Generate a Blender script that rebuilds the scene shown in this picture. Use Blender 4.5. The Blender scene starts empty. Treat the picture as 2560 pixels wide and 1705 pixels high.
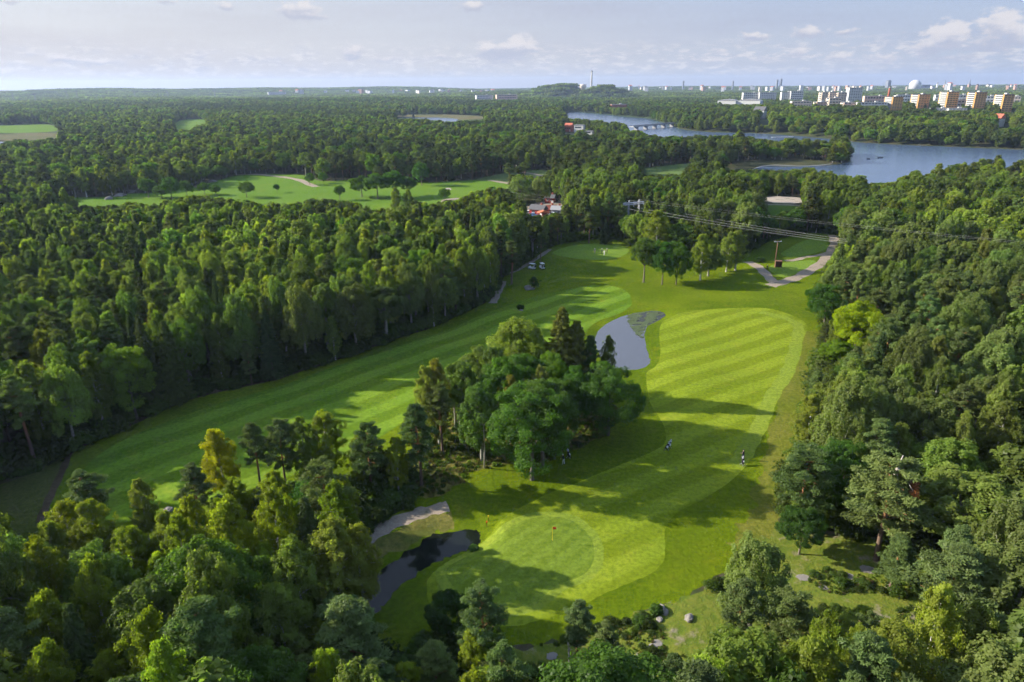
import bpy, bmesh, math, random
import numpy as np
from mathutils import Matrix, Vector
from mathutils.geometry import delaunay_2d_cdt

SC = bpy.context.scene
COL = SC.collection
rng = np.random.default_rng(7)
random.seed(7)
R = math.radians

# ------------------------------------------------------------------ camera
CAM_H, PITCH, ROLL, FPX = 56.0, R(20.54), R(0.42), 1707.0
cam_d = bpy.data.cameras.new('camera'); cam = bpy.data.objects.new('camera', cam_d); COL.objects.link(cam)
cam_d.sensor_fit = 'HORIZONTAL'; cam_d.sensor_width = 36.0; cam_d.lens = 36.0 * FPX / 2560.0
cam_d.clip_start = 1.0; cam_d.clip_end = 90000.0
_f = np.array([0, math.cos(PITCH), -math.sin(PITCH)]); _r = np.array([1.0, 0, 0]); _u = np.array([0, math.sin(PITCH), math.cos(PITCH)])
RT = _r * math.cos(ROLL) - _u * math.sin(ROLL); UP = _u * math.cos(ROLL) + _r * math.sin(ROLL); FW = _f
cam.matrix_world = Matrix(((RT[0], UP[0], -FW[0], 0), (RT[1], UP[1], -FW[1], 0), (RT[2], UP[2], -FW[2], CAM_H), (0, 0, 0, 1)))
SC.camera = cam

# ------------------------------------------------------------------ sun, sky, exposure
SUN_EL, SUN_LEFT = R(25.0), R(80.0)          # the sun stands 80 degrees to the left of the view
sun_vec = Vector((-math.sin(SUN_LEFT) * math.cos(SUN_EL), math.cos(SUN_LEFT) * math.cos(SUN_EL), math.sin(SUN_EL)))
sun_d = bpy.data.lights.new('sun', 'SUN'); sun = bpy.data.objects.new('sun', sun_d); COL.objects.link(sun)
sun_d.energy = 3.3; sun_d.angle = R(0.6); sun_d.color = (1.0, 0.93, 0.80)
sun.rotation_euler = sun_vec.to_track_quat('Z', 'Y').to_euler()

world = bpy.data.worlds.new('World'); SC.world = world; world.use_nodes = True
WN = world.node_tree; WN.nodes.clear()


class NT:
    """small helper to write node trees"""
    def __init__(self, tree): self.t = tree
    def n(self, typ, **kw):
        nd = self.t.nodes.new(typ)
        for k, v in kw.items():
            if k.startswith('i_'): nd.inputs[k[2:].replace('_', ' ')].default_value = v
            elif k.startswith('x'): nd.inputs[int(k[1:])].default_value = v
            else: setattr(nd, k, v)
        return nd
    def l(self, a, b): self.t.links.new(a, b)
    def math(self, op, a, b=None, c=None, clamp=False):
        nd = self.t.nodes.new('ShaderNodeMath'); nd.operation = op; nd.use_clamp = clamp
        for i, v in enumerate((a, b, c)):
            if v is None: continue
            if isinstance(v, (int, float)): nd.inputs[i].default_value = v
            else: self.l(v, nd.inputs[i])
        return nd.outputs[0]
    def mix(self, fac, a, b, blend='MIX'):
        nd = self.t.nodes.new('ShaderNodeMix'); nd.data_type = 'RGBA'; nd.blend_type = blend
        for s, v in ((nd.inputs['Factor'], fac), (nd.inputs[6], a), (nd.inputs[7], b)):
            if isinstance(v, (int, float)): s.default_value = v
            elif isinstance(v, (tuple, list)): s.default_value = (*v[:3], 1.0)
            else: self.l(v, s)
        return nd.outputs[2]
    def noise(self, vec, scale, detail=3, rough=0.55, out=0):
        nd = self.n('ShaderNodeTexNoise'); nd.inputs['Scale'].default_value = scale
        nd.inputs['Detail'].default_value = detail; nd.inputs['Roughness'].default_value = rough
        if vec is not None: self.l(vec, nd.inputs['Vector'])
        return nd.outputs[out]
    def smooth(self, v, lo, hi, a=0.0, b=1.0):
        nd = self.n('ShaderNodeMapRange'); nd.interpolation_type = 'SMOOTHSTEP'
        self.l(v, nd.inputs[0])
        for i, q in ((1, lo), (2, hi), (3, a), (4, b)): nd.inputs[i].default_value = q
        return nd.outputs[0]


def ray(px, py):
    cx = (np.asarray(px, float) - 1280.0) / FPX; cy = (852.5 - np.asarray(py, float)) / FPX
    return FW[None] + np.multiply.outer(np.atleast_1d(cx), RT) + np.multiply.outer(np.atleast_1d(cy), UP)


def build_sky():
    g = NT(WN)
    sky = g.n('ShaderNodeTexSky', sky_type='NISHITA', sun_disc=False)
    sky.sun_elevation = SUN_EL; sky.sun_rotation = -SUN_LEFT
    sky.altitude = 60; sky.air_density = 1.0; sky.dust_density = 1.2; sky.ozone_density = 2.5
    tc = g.n('ShaderNodeTexCoord'); sep = g.n('ShaderNodeSeparateXYZ'); g.l(tc.outputs['Generated'], sep.inputs[0])
    X, Y, Z = sep.outputs
    # direction as azimuth (right of the view) and elevation, both in degrees
    az = g.math('MULTIPLY', g.math('ARCTAN2', X, Y), 57.2958)
    el = g.math('MULTIPLY', g.math('ARCSINE', Z), 57.2958)
    cmb = g.n('ShaderNodeCombineXYZ'); g.l(az, cmb.inputs[0]); g.l(g.math('MULTIPLY', el, 1.8), cmb.inputs[1])
    P = cmb.outputs[0]
    fine = g.noise(P, 1.3, 6, 0.62)
    wob = g.n('ShaderNodeVectorMath', operation='SCALE'); wob.inputs['Scale'].default_value = 1.5
    sb = g.n('ShaderNodeVectorMath', operation='SUBTRACT'); sb.inputs[1].default_value = (0.5, 0.5, 0.5)
    g.l(g.noise(P, 0.5, 5, 0.6, 1), sb.inputs[0]); g.l(sb.outputs[0], wob.inputs[0])
    sepw = g.n('ShaderNodeSeparateXYZ'); g.l(wob.outputs[0], sepw.inputs[0])
    # single cumulus heaps: azimuth, elevation, half width, half height, strength
    seen = [(748,26,46,20,1.0), (790,44,44,7,.7), (1180,15,36,13,.95), (560,14,28,11,.75), (420,4,28,9,.7), (20,0,50,6,.6), (1255,132,82,26,.85), (1300,112,42,24,.95), (1225,118,30,20,.8), (882,132,30,24,.8), (960,148,62,11,.6), (1100,142,60,12,.6), (160,150,42,13,.75), (250,156,75,10,.7), (85,134,32,7,.6), (500,137,22,8,.6), (700,146,60,7,.5), (1340,125,40,8,.6),
            (1885,90,34,10,.85), (2022,80,42,14,.8), (2112,80,34,7,.7), (2262,82,10,5,.6), (2372,90,46,30,1.05), (2322,124,30,20,.95), (2500,62,44,32,.92), (2545,88,30,26,.85), (2470,112,70,18,.75), (2000,132,22,14,.75), (2100,142,46,11,.65), (2205,146,44,13,.7), (1930,150,60,9,.5), (1740,150,70,9,.55), (1800,130,26,10,.6), (2380,150,80,10,.6), (1560,165,80,8,.45)]
    heaps = []
    for (x, y, w, h, s) in seen:
        d = ray([x], [y])[0]; d = d / np.linalg.norm(d); heaps.append((math.degrees(math.atan2(d[0], d[1])), math.degrees(math.asin(d[2])), w / 33.0, h / 31.0, s))
    heaps += [(-48, 5, 2, .8, .9), (-56, 3, 3, .7, .8), (50, 5, 2.4, 1.0, 1.0), (58, 3.4, 3, .8, .9), (70, 8, 3, 1.2, .9), (-75, 9, 3, 1.2, .8), (95, 10, 4, 1.5, .9), (130, 9, 4, 1.4, .9), (170, 10, 4, 1.5, .9), (-120, 10, 4, 1.5, .9), (-155, 9, 4, 1.5, .9)]
    dens = None; shade = None
    for (a0, e0, w, h, s) in heaps:
        dx = g.math('MULTIPLY', g.math('SUBTRACT', g.math('ADD', az, sepw.outputs[0]), a0), 1.0 / w)
        dy = g.math('MULTIPLY', g.math('SUBTRACT', g.math('ADD', el, g.math('MULTIPLY', sepw.outputs[1], 0.45)), e0), 1.0 / h)
        r2 = g.math('ADD', g.math('MULTIPLY', dx, dx), g.math('MULTIPLY', dy, dy))
        d = g.math('MULTIPLY', g.math('POWER', 2.718, g.math('MULTIPLY', r2, -1.0)), s)
        dens = d if dens is None else g.math('MAXIMUM', dens, d)
        sh = g.math('MULTIPLY', d, dy)
        shade = sh if shade is None else g.math('ADD', shade, sh)
    heap = g.math('ADD', dens, g.math('MULTIPLY', g.math('SUBTRACT', fine, 0.5), 1.3))
    cover = g.smooth(heap, 0.26, 0.66)
    # a low broken band and thin high veil that go on all round
    mp = g.n('ShaderNodeMapping'); mp.inputs['Scale'].default_value = (0.34, 0.66, 1.0); g.l(P, mp.inputs[0])
    band = g.noise(mp.outputs[0], 1.6, 6, 0.6)
    low = g.math('MULTIPLY', g.smooth(band, 0.43, 0.60), g.math('MULTIPLY', g.smooth(el, 0.2, 1.2), g.smooth(el, 3.6, 1.8)))
    mp2 = g.n('ShaderNodeMapping'); mp2.inputs['Scale'].default_value = (0.02, 0.10, 1.0); g.l(P, mp2.inputs[0])
    veil = g.smooth(g.noise(mp2.outputs[0], 1.5, 4, 0.6), 0.35, 0.8)
    # light and shaded sides of the heaps: warm grey-white above, blue-grey below
    up = g.smooth(g.math('ADD', shade, g.math('MULTIPLY', g.math('SUBTRACT', fine, 0.5), 1.2)), -0.30, 0.40)
    white = g.mix(up, (1.00, 1.05, 1.28), (1.70, 1.62, 1.62))
    # thin high cloud over the whole sky, thickest low down; greyer and brighter towards the sun
    sd = g.math('ADD', g.math('MULTIPLY', X, -math.sin(SUN_LEFT)), g.math('MULTIPLY', Y, math.cos(SUN_LEFT)))
    side = g.smooth(sd, -0.75, 0.75)
    vcol = g.mix(side, (0.52, 0.74, 1.30), (1.20, 1.22, 1.36))
    low_w = g.mix(g.smooth(el, 11.0, 0.5), vcol, g.mix(side, (0.86, 0.98, 1.28), (1.24, 1.20, 1.26)))
    fac = g.smooth(el, 75.0, 6.0, 0.25, 1.0)
    fac = g.math('MULTIPLY', fac, g.math('ADD', g.math('MULTIPLY', veil, 0.06), 0.94))
    c1 = g.mix(fac, sky.outputs[0], low_w)
    bandlit = g.mix(g.smooth(g.noise(mp.outputs[0], 3.2, 6, 0.65), 0.40, 0.62), (1.02, 1.07, 1.28), (1.73, 1.67, 1.67))
    c2 = g.mix(g.math('MULTIPLY', low, 0.68), c1, bandlit)
    c3 = g.mix(g.math('MULTIPLY', cover, 0.80), c2, white)
    bg = g.n('ShaderNodeBackground'); g.l(c3, bg.inputs[0]); bg.inputs[1].default_value = 0.15
    out = g.n('ShaderNodeOutputWorld'); g.l(bg.outputs[0], out.inputs[0])


build_sky()
SC.view_settings.view_transform = 'Standard'; SC.view_settings.look = 'None'
SC.view_settings.gamma = 1.0; SC.view_settings.use_curve_mapping = False
SC.view_settings.exposure = 1.75
SC.render.engine = 'CYCLES'
SC.cycles.use_denoising = True
try:
    SC.cycles.denoiser = 'OPENIMAGEDENOISE'; SC.cycles.denoising_prefilter = 'FAST'; SC.cycles.denoising_input_passes = 'RGB_ALBEDO_NORMAL'
except Exception: pass
SC.cycles.max_bounces = 5; SC.cycles.diffuse_bounces = 3; SC.cycles.glossy_bounces = 2; SC.cycles.transmission_bounces = 2
SC.cycles.transparent_max_bounces = 4; SC.cycles.volume_bounces = 0
SC.cycles.use_adaptive_sampling = True; SC.cycles.adaptive_threshold = 0.03
SC.cycles.caustics_reflective = False; SC.cycles.caustics_refractive = False


# ------------------------------------------------------------------ picture <-> ground
def project(P):
    d = np.asarray(P, float) - np.array([0, 0, CAM_H])
    z = d @ FW; z = np.where(z < 0.1, 0.1, z)
    return 1280 + FPX * (d @ RT) / z, 852.5 - FPX * (d @ UP) / z, z


def flat(poly):
    """picture outline (2560 px wide) -> ground points at z = 0"""
    a = np.array(poly, float); d = ray(a[:, 0], a[:, 1]); t = CAM_H / np.maximum(-d[:, 2], 1e-4)
    return (d * t[:, None])[:, :2]


def chaikin(p, n=2, closed=True):
    p = np.asarray(p, float)
    for _ in range(n):
        if closed:
            q = np.roll(p, -1, 0); p = np.stack([p * .75 + q * .25, p * .25 + q * .75], 1).reshape(-1, 2)
        else:
            q = np.stack([p[:-1] * .75 + p[1:] * .25, p[:-1] * .25 + p[1:] * .75], 1).reshape(-1, 2)
            p = np.vstack([p[:1], q, p[-1:]])
    return p


def pip(pts, poly):
    x, y = pts[:, 0], pts[:, 1]; inside = np.zeros(len(pts), bool)
    for (x1, y1), (x2, y2) in zip(poly, np.roll(poly, -1, 0)):
        if y1 == y2: continue
        c = ((y1 > y) != (y2 > y)) & (x < (x2 - x1) * (y - y1) / (y2 - y1) + x1)
        inside ^= c
    return inside


def pdist(pts, poly):
    best = np.full(len(pts), 1e9)
    for a, b in zip(poly, np.roll(poly, -1, 0)):
        ab = b - a; L = max(ab @ ab, 1e-9); t = np.clip(((pts - a) @ ab) / L, 0, 1)
        best = np.minimum(best, np.linalg.norm(pts - a - t[:, None] * ab, axis=1))
    return best


def strip(line, w):
    """centre line in the picture -> closed ground outline w metres wide"""
    p = chaikin(flat(line), 2, False); t = np.gradient(p, axis=0); t /= np.linalg.norm(t, axis=1)[:, None]
    n = np.stack([-t[:, 1], t[:, 0]], 1)
    ww = w * (0.5 + 0.07 * np.sin(np.arange(len(p)) * 1.7))
    return np.vstack([p + n * ww[:, None], (p - n * ww[:, None])[::-1]])


D = lambda L: [(x * 1.0875, y * 1.0875) for x, y in L]

PX = {}
PX['fairway_main'] = [(1657,795),(1711,781),(1792,772),(1860,770),(1927,772),(1977,786),(2013,804),(2021,822),(2008,845),(2005,876),(1994,913),(1981,944),(1957,978),(1937,1018),(1920,1066),(1899,1100),(1886,1134),(1865,1161),(1838,1188),(1801,1219),(1760,1246),(1695,1278),(1668,1306),(1660,1331),(1664,1370),(1660,1409),(1629,1436),(1572,1459),(1533,1474),(1456,1509),(1379,1536),(1321,1553),(1250,1562),(1180,1560),(1110,1540),(1072,1505),(1064,1465),(1072,1432),(1100,1408),(1166,1374),(1205,1347),(1240,1316),(1278,1285),(1325,1262),(1379,1235),(1436,1216),(1494,1189),(1552,1162),(1595,1142),(1640,1124),(1664,1110),(1666,1083),(1653,1054),(1636,1026),(1623,1001),(1618,969),(1614,940),(1621,926),(1643,911),(1653,883),(1648,847),(1648,822)]
PX['green'] = [(1340,1297),(1390,1294),(1436,1304),(1463,1328),(1483,1355),(1487,1389),(1475,1424),(1452,1443),(1417,1451),(1390,1460),(1371,1478),(1340,1501),(1301,1513),(1259,1518),(1215,1514),(1180,1500),(1147,1480),(1125,1455),(1112,1428),(1122,1406),(1166,1385),(1228,1355),(1263,1331),(1301,1308)]
PX['pond_near'] = [(1163,1310),(1190,1316),(1203,1328),(1197,1347),(1170,1364),(1128,1378),(1085,1393),(1051,1420),(1008,1447),(974,1478),(950,1509),(925,1530),(900,1520),(905,1470),(925,1432),(962,1405),(1016,1370),(1055,1335),(1085,1322),(1128,1320)]
PX['pond_far'] = [(1486,833),(1507,810),(1536,794),(1571,781),(1607,774),(1643,772),(1661,777),(1666,785),(1643,799),(1621,808),(1612,822),(1611,844),(1621,876),(1627,897),(1618,911),(1593,919),(1557,920),(1530,914),(1505,895),(1490,862)]
PX['fairway_left'] = [(150,1290),(185,1200),(250,1130),(420,1050),(600,990),(800,928),(950,885),(1100,830),(1230,782),(1330,742),(1420,722),(1500,712),(1560,722),(1582,745),(1578,768),(1540,785),(1490,800),(1462,830),(1445,880),(1400,920),(1250,970),(1050,1010),(1000,1070),(900,1120),(700,1200),(500,1260),(300,1320)]
PX['upper_green'] = [(1372,642),(1430,625),(1490,613),(1545,616),(1574,628),(1570,642),(1545,654),(1500,660),(1440,656),(1395,650)]
PX['rough'] = D([(-160,1340),(-160,1180),(0,1112),(60,1088),(110,1068),(150,1048),(290,985),(420,922),(560,885),(700,850),(850,805),(1000,748),(1100,705),(1130,690),(1150,655),(1150,640),(1180,618),(1240,590),(1290,565),(1340,553),(1400,552),(1445,560),(1500,590),(1560,600),(1680,600),(1730,570),(1790,545),(1850,535),(1935,535),(1945,570),(1910,610),(1890,650),(1875,690),(1885,740),(1900,780),(1880,830),(1870,890),(1850,950),(1830,1010),(1815,1090),(1800,1150),(1790,1200),(1720,1270),(1660,1325),(1600,1362),(1540,1392),(1480,1405),(1400,1432),(1300,1462),(1200,1482),(1080,1490),(950,1495),(850,1500),(820,1440),(810,1340),(830,1260),(880,1200),(940,1170),(960,1120),(900,1080),(760,1130),(600,1190),(450,1250),(300,1290),(180,1330)])
PX['unmown'] = D([(-160,1340),(-160,1180),(0,1112),(60,1088),(110,1068),(152,1046),(140,1090),(116,1135),(100,1180),(84,1240),(70,1335)])
PX['heath'] = D([(1100,1568),(1130,1500),(1200,1482),(1300,1462),(1400,1432),(1480,1405),(1540,1392),(1600,1362),(1660,1325),(1720,1270),(1790,1200),(1850,1200),(1950,1230),(2100,1260),(2200,1310),(2150,1420),(2000,1500),(1900,1600),(1600,1650),(1300,1640)])
PX['island'] = D([(920,1110),(960,1010),(1010,950),(1060,900),(1180,880),(1300,890),(1400,910),(1430,960),(1380,1010),(1310,1040),(1240,1080),(1150,1080),(1090,1085),(1040,1125),(980,1160)])
PX['lake'] = [(1415,276),(1464,280),(1518,285),(1572,291),(1626,294),(1680,312),(1700,321),(1773,328),(1883,330),(1974,335),(2065,343),(2125,351),(2211,357),(2321,361),(2430,366),(2560,371),(2800,380),(2800,440),(2560,440),(2400,455),(2300,467),(2230,470),(2164,470),(2100,456),(2021,446),(1934,444),(1880,438),(1868,424),(1880,411),(2014,413),(2094,407),(2125,401),(2128,390),(2100,378),(2000,372),(1850,362),(1700,352),(1620,346),(1590,342),(1560,332),(1500,318),(1430,308),(1395,298)]
PX['reed_bed'] = [(1800,420),(1850,407),(1905,402),(1992,399),(2094,403),(2060,409),(2000,412),(1930,409),(1895,413),(1870,426),(1810,430)]
PX['inlet'] = [(985,293),(1045,293),(1074,292),(1139,294),(1150,300),(1121,304),(1074,302),(1000,300)]
PX['marsh_far'] = [(955,287),(1040,287),(1120,286),(1210,290),(1215,298),(1150,300),(1139,294),(1074,292),(985,293)]
PX['water_left'] = [(-160,349),(0,351),(14,354),(10,366),(-10,374),(-160,380)]
PX['field_course'] = [(60,512),(111,500),(183,493),(267,494),(329,483),(385,482),(440,476),(485,470),(535,454),(592,437),(657,435),(745,434),(775,442),(802,454),(879,449),(960,455),(1081,455),(1139,452),(1211,450),(1290,458),(1300,475),(1229,490),(1150,520),(1040,535),(900,540),(783,525),(669,528),(546,520),(382,530),(191,530),(80,525)]
PX['field_left'] = [(-120,316),(8,313),(126,309),(146,322),(140,330),(8,333),(-120,336)]
PX['marsh_left'] = [(-120,337),(8,334),(150,331),(200,345),(160,356),(30,352),(-120,348)]
PX['field_mid'] = [(445,300),(512,298),(520,306),(490,320),(470,332),(430,330),(432,318)]
PX['meadow_right'] = [(1590,424),(1655,414),(1720,408),(1800,408),(1800,436),(1700,444),(1600,446)]
PX['meadow_mid'] = [(1290,427),(1340,424),(1392,430),(1388,442),(1330,446)]
PX['meadow_centre'] = [(1170,450),(1290,428),(1300,436),(1289,458),(1240,455)]
PX['farmyard'] = [(1278,528),(1310,518),(1350,505),(1410,505),(1420,530),(1400,556),(1290,556)]
PX['sand_arena'] = [(1908,490),(2010,492),(2012,511),(1908,506)]
PX['arena_grass'] = [(1895,507),(2012,512),(2015,530),(1950,545),(1890,545)]
PX['tee_right'] = [(1945,635),(1972,618),(2010,600),(2060,592),(2068,606),(2072,622),(2030,636),(1980,646)]
PX['tee_front'] = [(1910,668),(1990,652),(2050,650),(2020,672),(1970,694),(1945,694)]
PX['sand_bunker'] = [(1098,501),(1150,495),(1180,497),(1165,510),(1110,514)]
PX['bunker_small'] = [(1112,471),(1122,469),(1130,472),(1124,476),(1114,475)]

G = {}
for k, v in PX.items():
    p = flat(v); G[k] = chaikin(p, 1 if k in ('sand_arena', 'farmyard') else 2)
G['path_a'] = strip([(1868,655),(1898,671),(1918,690),(1936,711)], 3.2)
G['path_b'] = strip([(2083,586),(2089,606),(2081,630),(2058,655),(2030,675),(1995,693),(1960,706),(1925,716)], 3.6)
G['path_c'] = strip([(2082,627),(2050,640),(2010,643),(1990,650),(1962,652)], 2.2)
G['path_pond'] = strip([(880,1375),(923,1343),(974,1312),(1031,1289),(1078,1275),(1120,1267)], 2.5)
G['path_carts'] = strip([(1205,700),(1238,690),(1276,681),(1301,671),(1340,656),(1375,634)], 1.8)
G['path_sand'] = strip([(1232,760),(1240,742),(1248,722),(1258,700)], 2.2)
G['path_far'] = strip([(590,437),(660,436),(730,445),(760,455),(790,467)], 5)
G['path_far_b'] = strip([(1225,452),(1258,456),(1300,462)], 4)
G['path_far_c'] = strip([(1294,428),(1330,434),(1370,442),(1388,432)], 4)
G['path_arena'] = strip([(1912,511),(1960,512),(2030,516)], 4)
G['fairway_band'] = strip([(1900,782),(1965,795),(2000,816),(1992,850),(1986,880),(1975,915),(1960,945),(1937,980),(1915,1020),(1900,1066),(1880,1100),(1862,1132),(1838,1160)], 2.6)
G['bank'] = strip([(880,1420),(905,1390),(960,1362),(1010,1340),(1045,1318),(1080,1303),(1130,1298)], 3.2)
G['ditch'] = strip([(172,1132),(158,1170),(135,1220),(118,1262),(100,1310)], 1.1)
G['litter'] = strip([(170,1122),(310,1066),(452,996),(608,954),(760,916),(924,866),(1085,808),(1180,766),(1225,748)], 4.0)
G['dry_edge'] = strip([(2040,830),(2015,890),(1998,960),(1978,1040),(1955,1120),(1945,1200),(1915,1290),(1870,1375)], 5.0)
_g = G['green']; _c = _g.mean(0); G['collar'] = _g + (_g - _c) / np.linalg.norm(_g - _c, axis=1)[:, None] * 1.3
PONDS = [('pond_near', -0.7, 3.5), ('pond_far', -0.5, 3.5), ('lake', -1.2, 20.0), ('inlet', -1.0, 20.0), ('water_left', -1.0, 20.0)]

# ragged mowing lines: edges near the camera wander by a hand's breadth
for k in ('fairway_main', 'fairway_left', 'green', 'collar', 'rough', 'heath', 'island', 'fairway_band', 'path_pond', 'path_a', 'path_b', 'pond_near', 'pond_far', 'bank', 'dry_edge'):
    q = G[k]; out = []
    for a, b in zip(q, np.roll(q, -1, 0)):
        n = max(1, int(np.linalg.norm(b - a) / max(1.1, np.linalg.norm(a) / 90))); out += [a + (b - a) * i / n for i in range(n)]
    q = np.array(out); amp = {'rough': .5, 'dry_edge': .9, 'heath': .7, 'island': .7, 'bank': .5, 'pond_near': .35, 'pond_far': .22, 'path_pond': .18}.get(k, .10); G[k] = q + rng.normal(0, amp * .6, q.shape) * np.minimum(1, 40 / np.hypot(q[:, 0], q[:, 1]) + .4)[:, None]

# hills and mounds: picture column, distance, height, radius
def bearing(px, dist, z=0.0):
    d = ray([px], [213.0])[0]; k = dist / math.hypot(d[0], d[1]); return np.array([d[0] * k, d[1] * k])
HILLS = [(1516, 2900, 50, 66), (1420, 3100, 42, 82), (1365, 3150, 28, 95), (1250, 3600, 14, 260), (60, 5200, 18, 900), (500, 5600, 26, 900), (1000, 6000, 26, 900), (2300, 7000, 18, 900), (1700, 7000, 16, 900), (900, 2300, 8, 400), (2450, 1150, 5, 250), (2150, 1250, 7, 250)]
HILLS = [(*bearing(a, b), c, d) for a, b, c, d in HILLS]
m = flat([(1475, 640)])[0]; HILLS.append((m[0], m[1], 2.2, 17.0))
m = flat([(1470, 690)])[0]; HILLS.append((m[0], m[1], -0.8, 12.0))
m = flat([(1120, 1120)])[0]; HILLS.append((m[0], m[1], 1.6, 9.0))


def hgt(pts):
    pts = np.asarray(pts, float).reshape(-1, 2); x, y = pts[:, 0], pts[:, 1]; r = np.hypot(x, y)
    z = 0.38 * np.sin(x * .105 + 1.3 + .9 * np.sin(y * .041)) * np.sin(y * .083 + .4 + .8 * np.sin(x * .052)) + 0.22 * np.sin(x * .19 + y * .11) * np.cos(y * .17 - x * .07)
    z *= np.clip(1.2 - r / 900, 0.25, 1)
    far = np.clip((r - 1300) / 2500, 0, 1)
    z += far * 7 * (np.sin(x * .0021 + 1) * np.sin(y * .0017 + .5) + .5 * np.sin(x * .0047 + y * .0031))
    for hx, hy, hh, hr in HILLS: z += hh * np.exp(-((x - hx) ** 2 + (y - hy) ** 2) / (hr * hr) / 1.4)
    for name, lev, w in PONDS:
        p = G[name]; lo, hi = p.min(0) - w, p.max(0) + w
        s = np.where((pts > lo).all(1) & (pts < hi).all(1))[0]
        if len(s):
            d = np.where(pip(pts[s], p), 0, pdist(pts[s], p)); t = np.clip(d / w, 0, 1); t = t * t * (3 - 2 * t)
            z[s] = lev * (1 - t) + z[s] * t
    return z


def ground_at(px, py):
    d = ray([px], [py])[0]; t = CAM_H / -d[2]
    for _ in range(12): t = (CAM_H - hgt([d[:2] * t])[0]) / -d[2]
    p = d * t; return np.array([p[0], p[1], CAM_H + p[2]])


# ------------------------------------------------------------------ materials
MATS = {}
def mat(name):
    m = bpy.data.materials.new(name); m.use_nodes = True; m.node_tree.nodes.clear(); MATS[name] = m
    return m, NT(m.node_tree)


def finish(g, shader, disp=None):
    o = g.n('ShaderNodeOutputMaterial'); g.l(shader, o.inputs[0])


def plain(name, col, rough=0.7, var=0.12, scale=3.0, metal=0.0, spec=0.3, bump=0.0):
    m, g = mat(name)
    tc = g.n('ShaderNodeTexCoord'); nz = g.noise(tc.outputs['Object'], scale, 4, .6)
    c = g.mix(nz, tuple(v * (1 - var) for v in col), tuple(min(1, v * (1 + var)) for v in col))
    b = g.n('ShaderNodeBsdfPrincipled'); g.l(c, b.inputs['Base Color'])
    b.inputs['Roughness'].default_value = rough; b.inputs['Metallic'].default_value = metal; b.inputs['Specular IOR Level'].default_value = spec
    if bump:
        bp = g.n('ShaderNodeBump'); bp.inputs['Strength'].default_value = bump; bp.inputs['Distance'].default_value = 0.05
        g.l(g.noise(tc.outputs['Object'], scale * 3, 4, .6), bp.inputs['Height']); g.l(bp.outputs[0], b.inputs['Normal'])
    finish(g, b.outputs[0]); return m


def grass(name, c1, c2, c3, stripe=None, patch=0.05, bump=0.25, worn=0.0):
    """mown or rough grass: two greens in soft patches, a dry tone, fine mottle; stripe = (dir vector, width m, strength)"""
    m, g = mat(name)
    geo = g.n('ShaderNodeNewGeometry'); P = geo.outputs['Position']
    big = g.noise(P, patch, 4, .6); mid = g.noise(P, patch * 6, 4, .6); fine = g.noise(P, 1.6, 5, .7); tuft = g.noise(P, 6.0, 3, .7)
    c = g.mix(g.smooth(big, .36, .64), c1, c2)
    c = g.mix(g.math('MULTIPLY', g.smooth(mid, .52, .78), .55 + worn), c, c3)
    c = g.mix(g.smooth(fine, .25, .75), g.mix(1.0, c, (.66, .72, .66), 'MULTIPLY'), g.mix(1.0, c, (1.28, 1.22, 1.25), 'MULTIPLY'))
    c = g.mix(g.math('MULTIPLY', g.smooth(g.noise(P, .55, 5, .7), .60, .74), .45), c, g.mix(1.0, c, (1.25, 1.02, .9), 'MULTIPLY'))
    if stripe:
        (dx, dy), w, s = stripe
        sep = g.n('ShaderNodeSeparateXYZ'); g.l(P, sep.inputs[0])
        a = g.math('ADD', g.math('MULTIPLY', sep.outputs[0], dx), g.math('MULTIPLY', sep.outputs[1], dy))
        a = g.math('ADD', a, g.math('MULTIPLY', mid, 0.8))
        sn = g.math('SINE', g.math('MULTIPLY', a, math.pi / w))
        f = g.smooth(sn, -.45, .45)
        f = g.math('MULTIPLY', g.math('MULTIPLY', f, s), g.smooth(big, .2, .6, .55, 1.0))
        c = g.mix(f, g.mix(1.0, c, (.86, .88, .80), 'MULTIPLY'), g.mix(1.0, c, (1.32, 1.30, 1.75), 'MULTIPLY'))
    b = g.n('ShaderNodeBsdfPrincipled'); g.l(c, b.inputs['Base Color']); b.inputs['Roughness'].default_value = .9; b.inputs['Specular IOR Level'].default_value = .03
    bp = g.n('ShaderNodeBump'); bp.inputs['Strength'].default_value = bump; bp.inputs['Distance'].default_value = .35
    g.l(g.math('ADD', fine, g.math('MULTIPLY', tuft, .4)), bp.inputs['Height']); g.l(bp.outputs[0], b.inputs['Normal'])
    finish(g, b.outputs[0]); return m


def sdir(a, b):
    """unit vector across a stripe that runs from picture point a to b"""
    p = flat([a, b]); t = p[1] - p[0]; t /= np.linalg.norm(t); return (-t[1], t[0])


def heath_mat():
    m, g = mat('heath_mat'); geo = g.n('ShaderNodeNewGeometry'); P = geo.outputs['Position']
    n1 = g.noise(P, .16, 5, .65); n2 = g.noise(P, .9, 5, .7); n3 = g.noise(P, 3.0, 4, .7)
    c = g.mix(g.smooth(n2, .35, .65), (.090, .130, .014), (.150, .165, .024)); c = g.mix(g.smooth(g.math('ADD', n1, g.math('MULTIPLY', n2, .25)), .68, .80), c, g.mix(n3, (.17, .14, .09), (.29, .25, .18)))
    b = g.n('ShaderNodeBsdfPrincipled'); g.l(c, b.inputs['Base Color']); b.inputs['Roughness'].default_value = .95; b.inputs['Specular IOR Level'].default_value = .1
    bp = g.n('ShaderNodeBump'); bp.inputs['Strength'].default_value = .8; bp.inputs['Distance'].default_value = .3; g.l(g.math('ADD', n2, g.math('MULTIPLY', n3, .5)), bp.inputs['Height']); g.l(bp.outputs[0], b.inputs['Normal']); finish(g, b.outputs[0])


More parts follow.
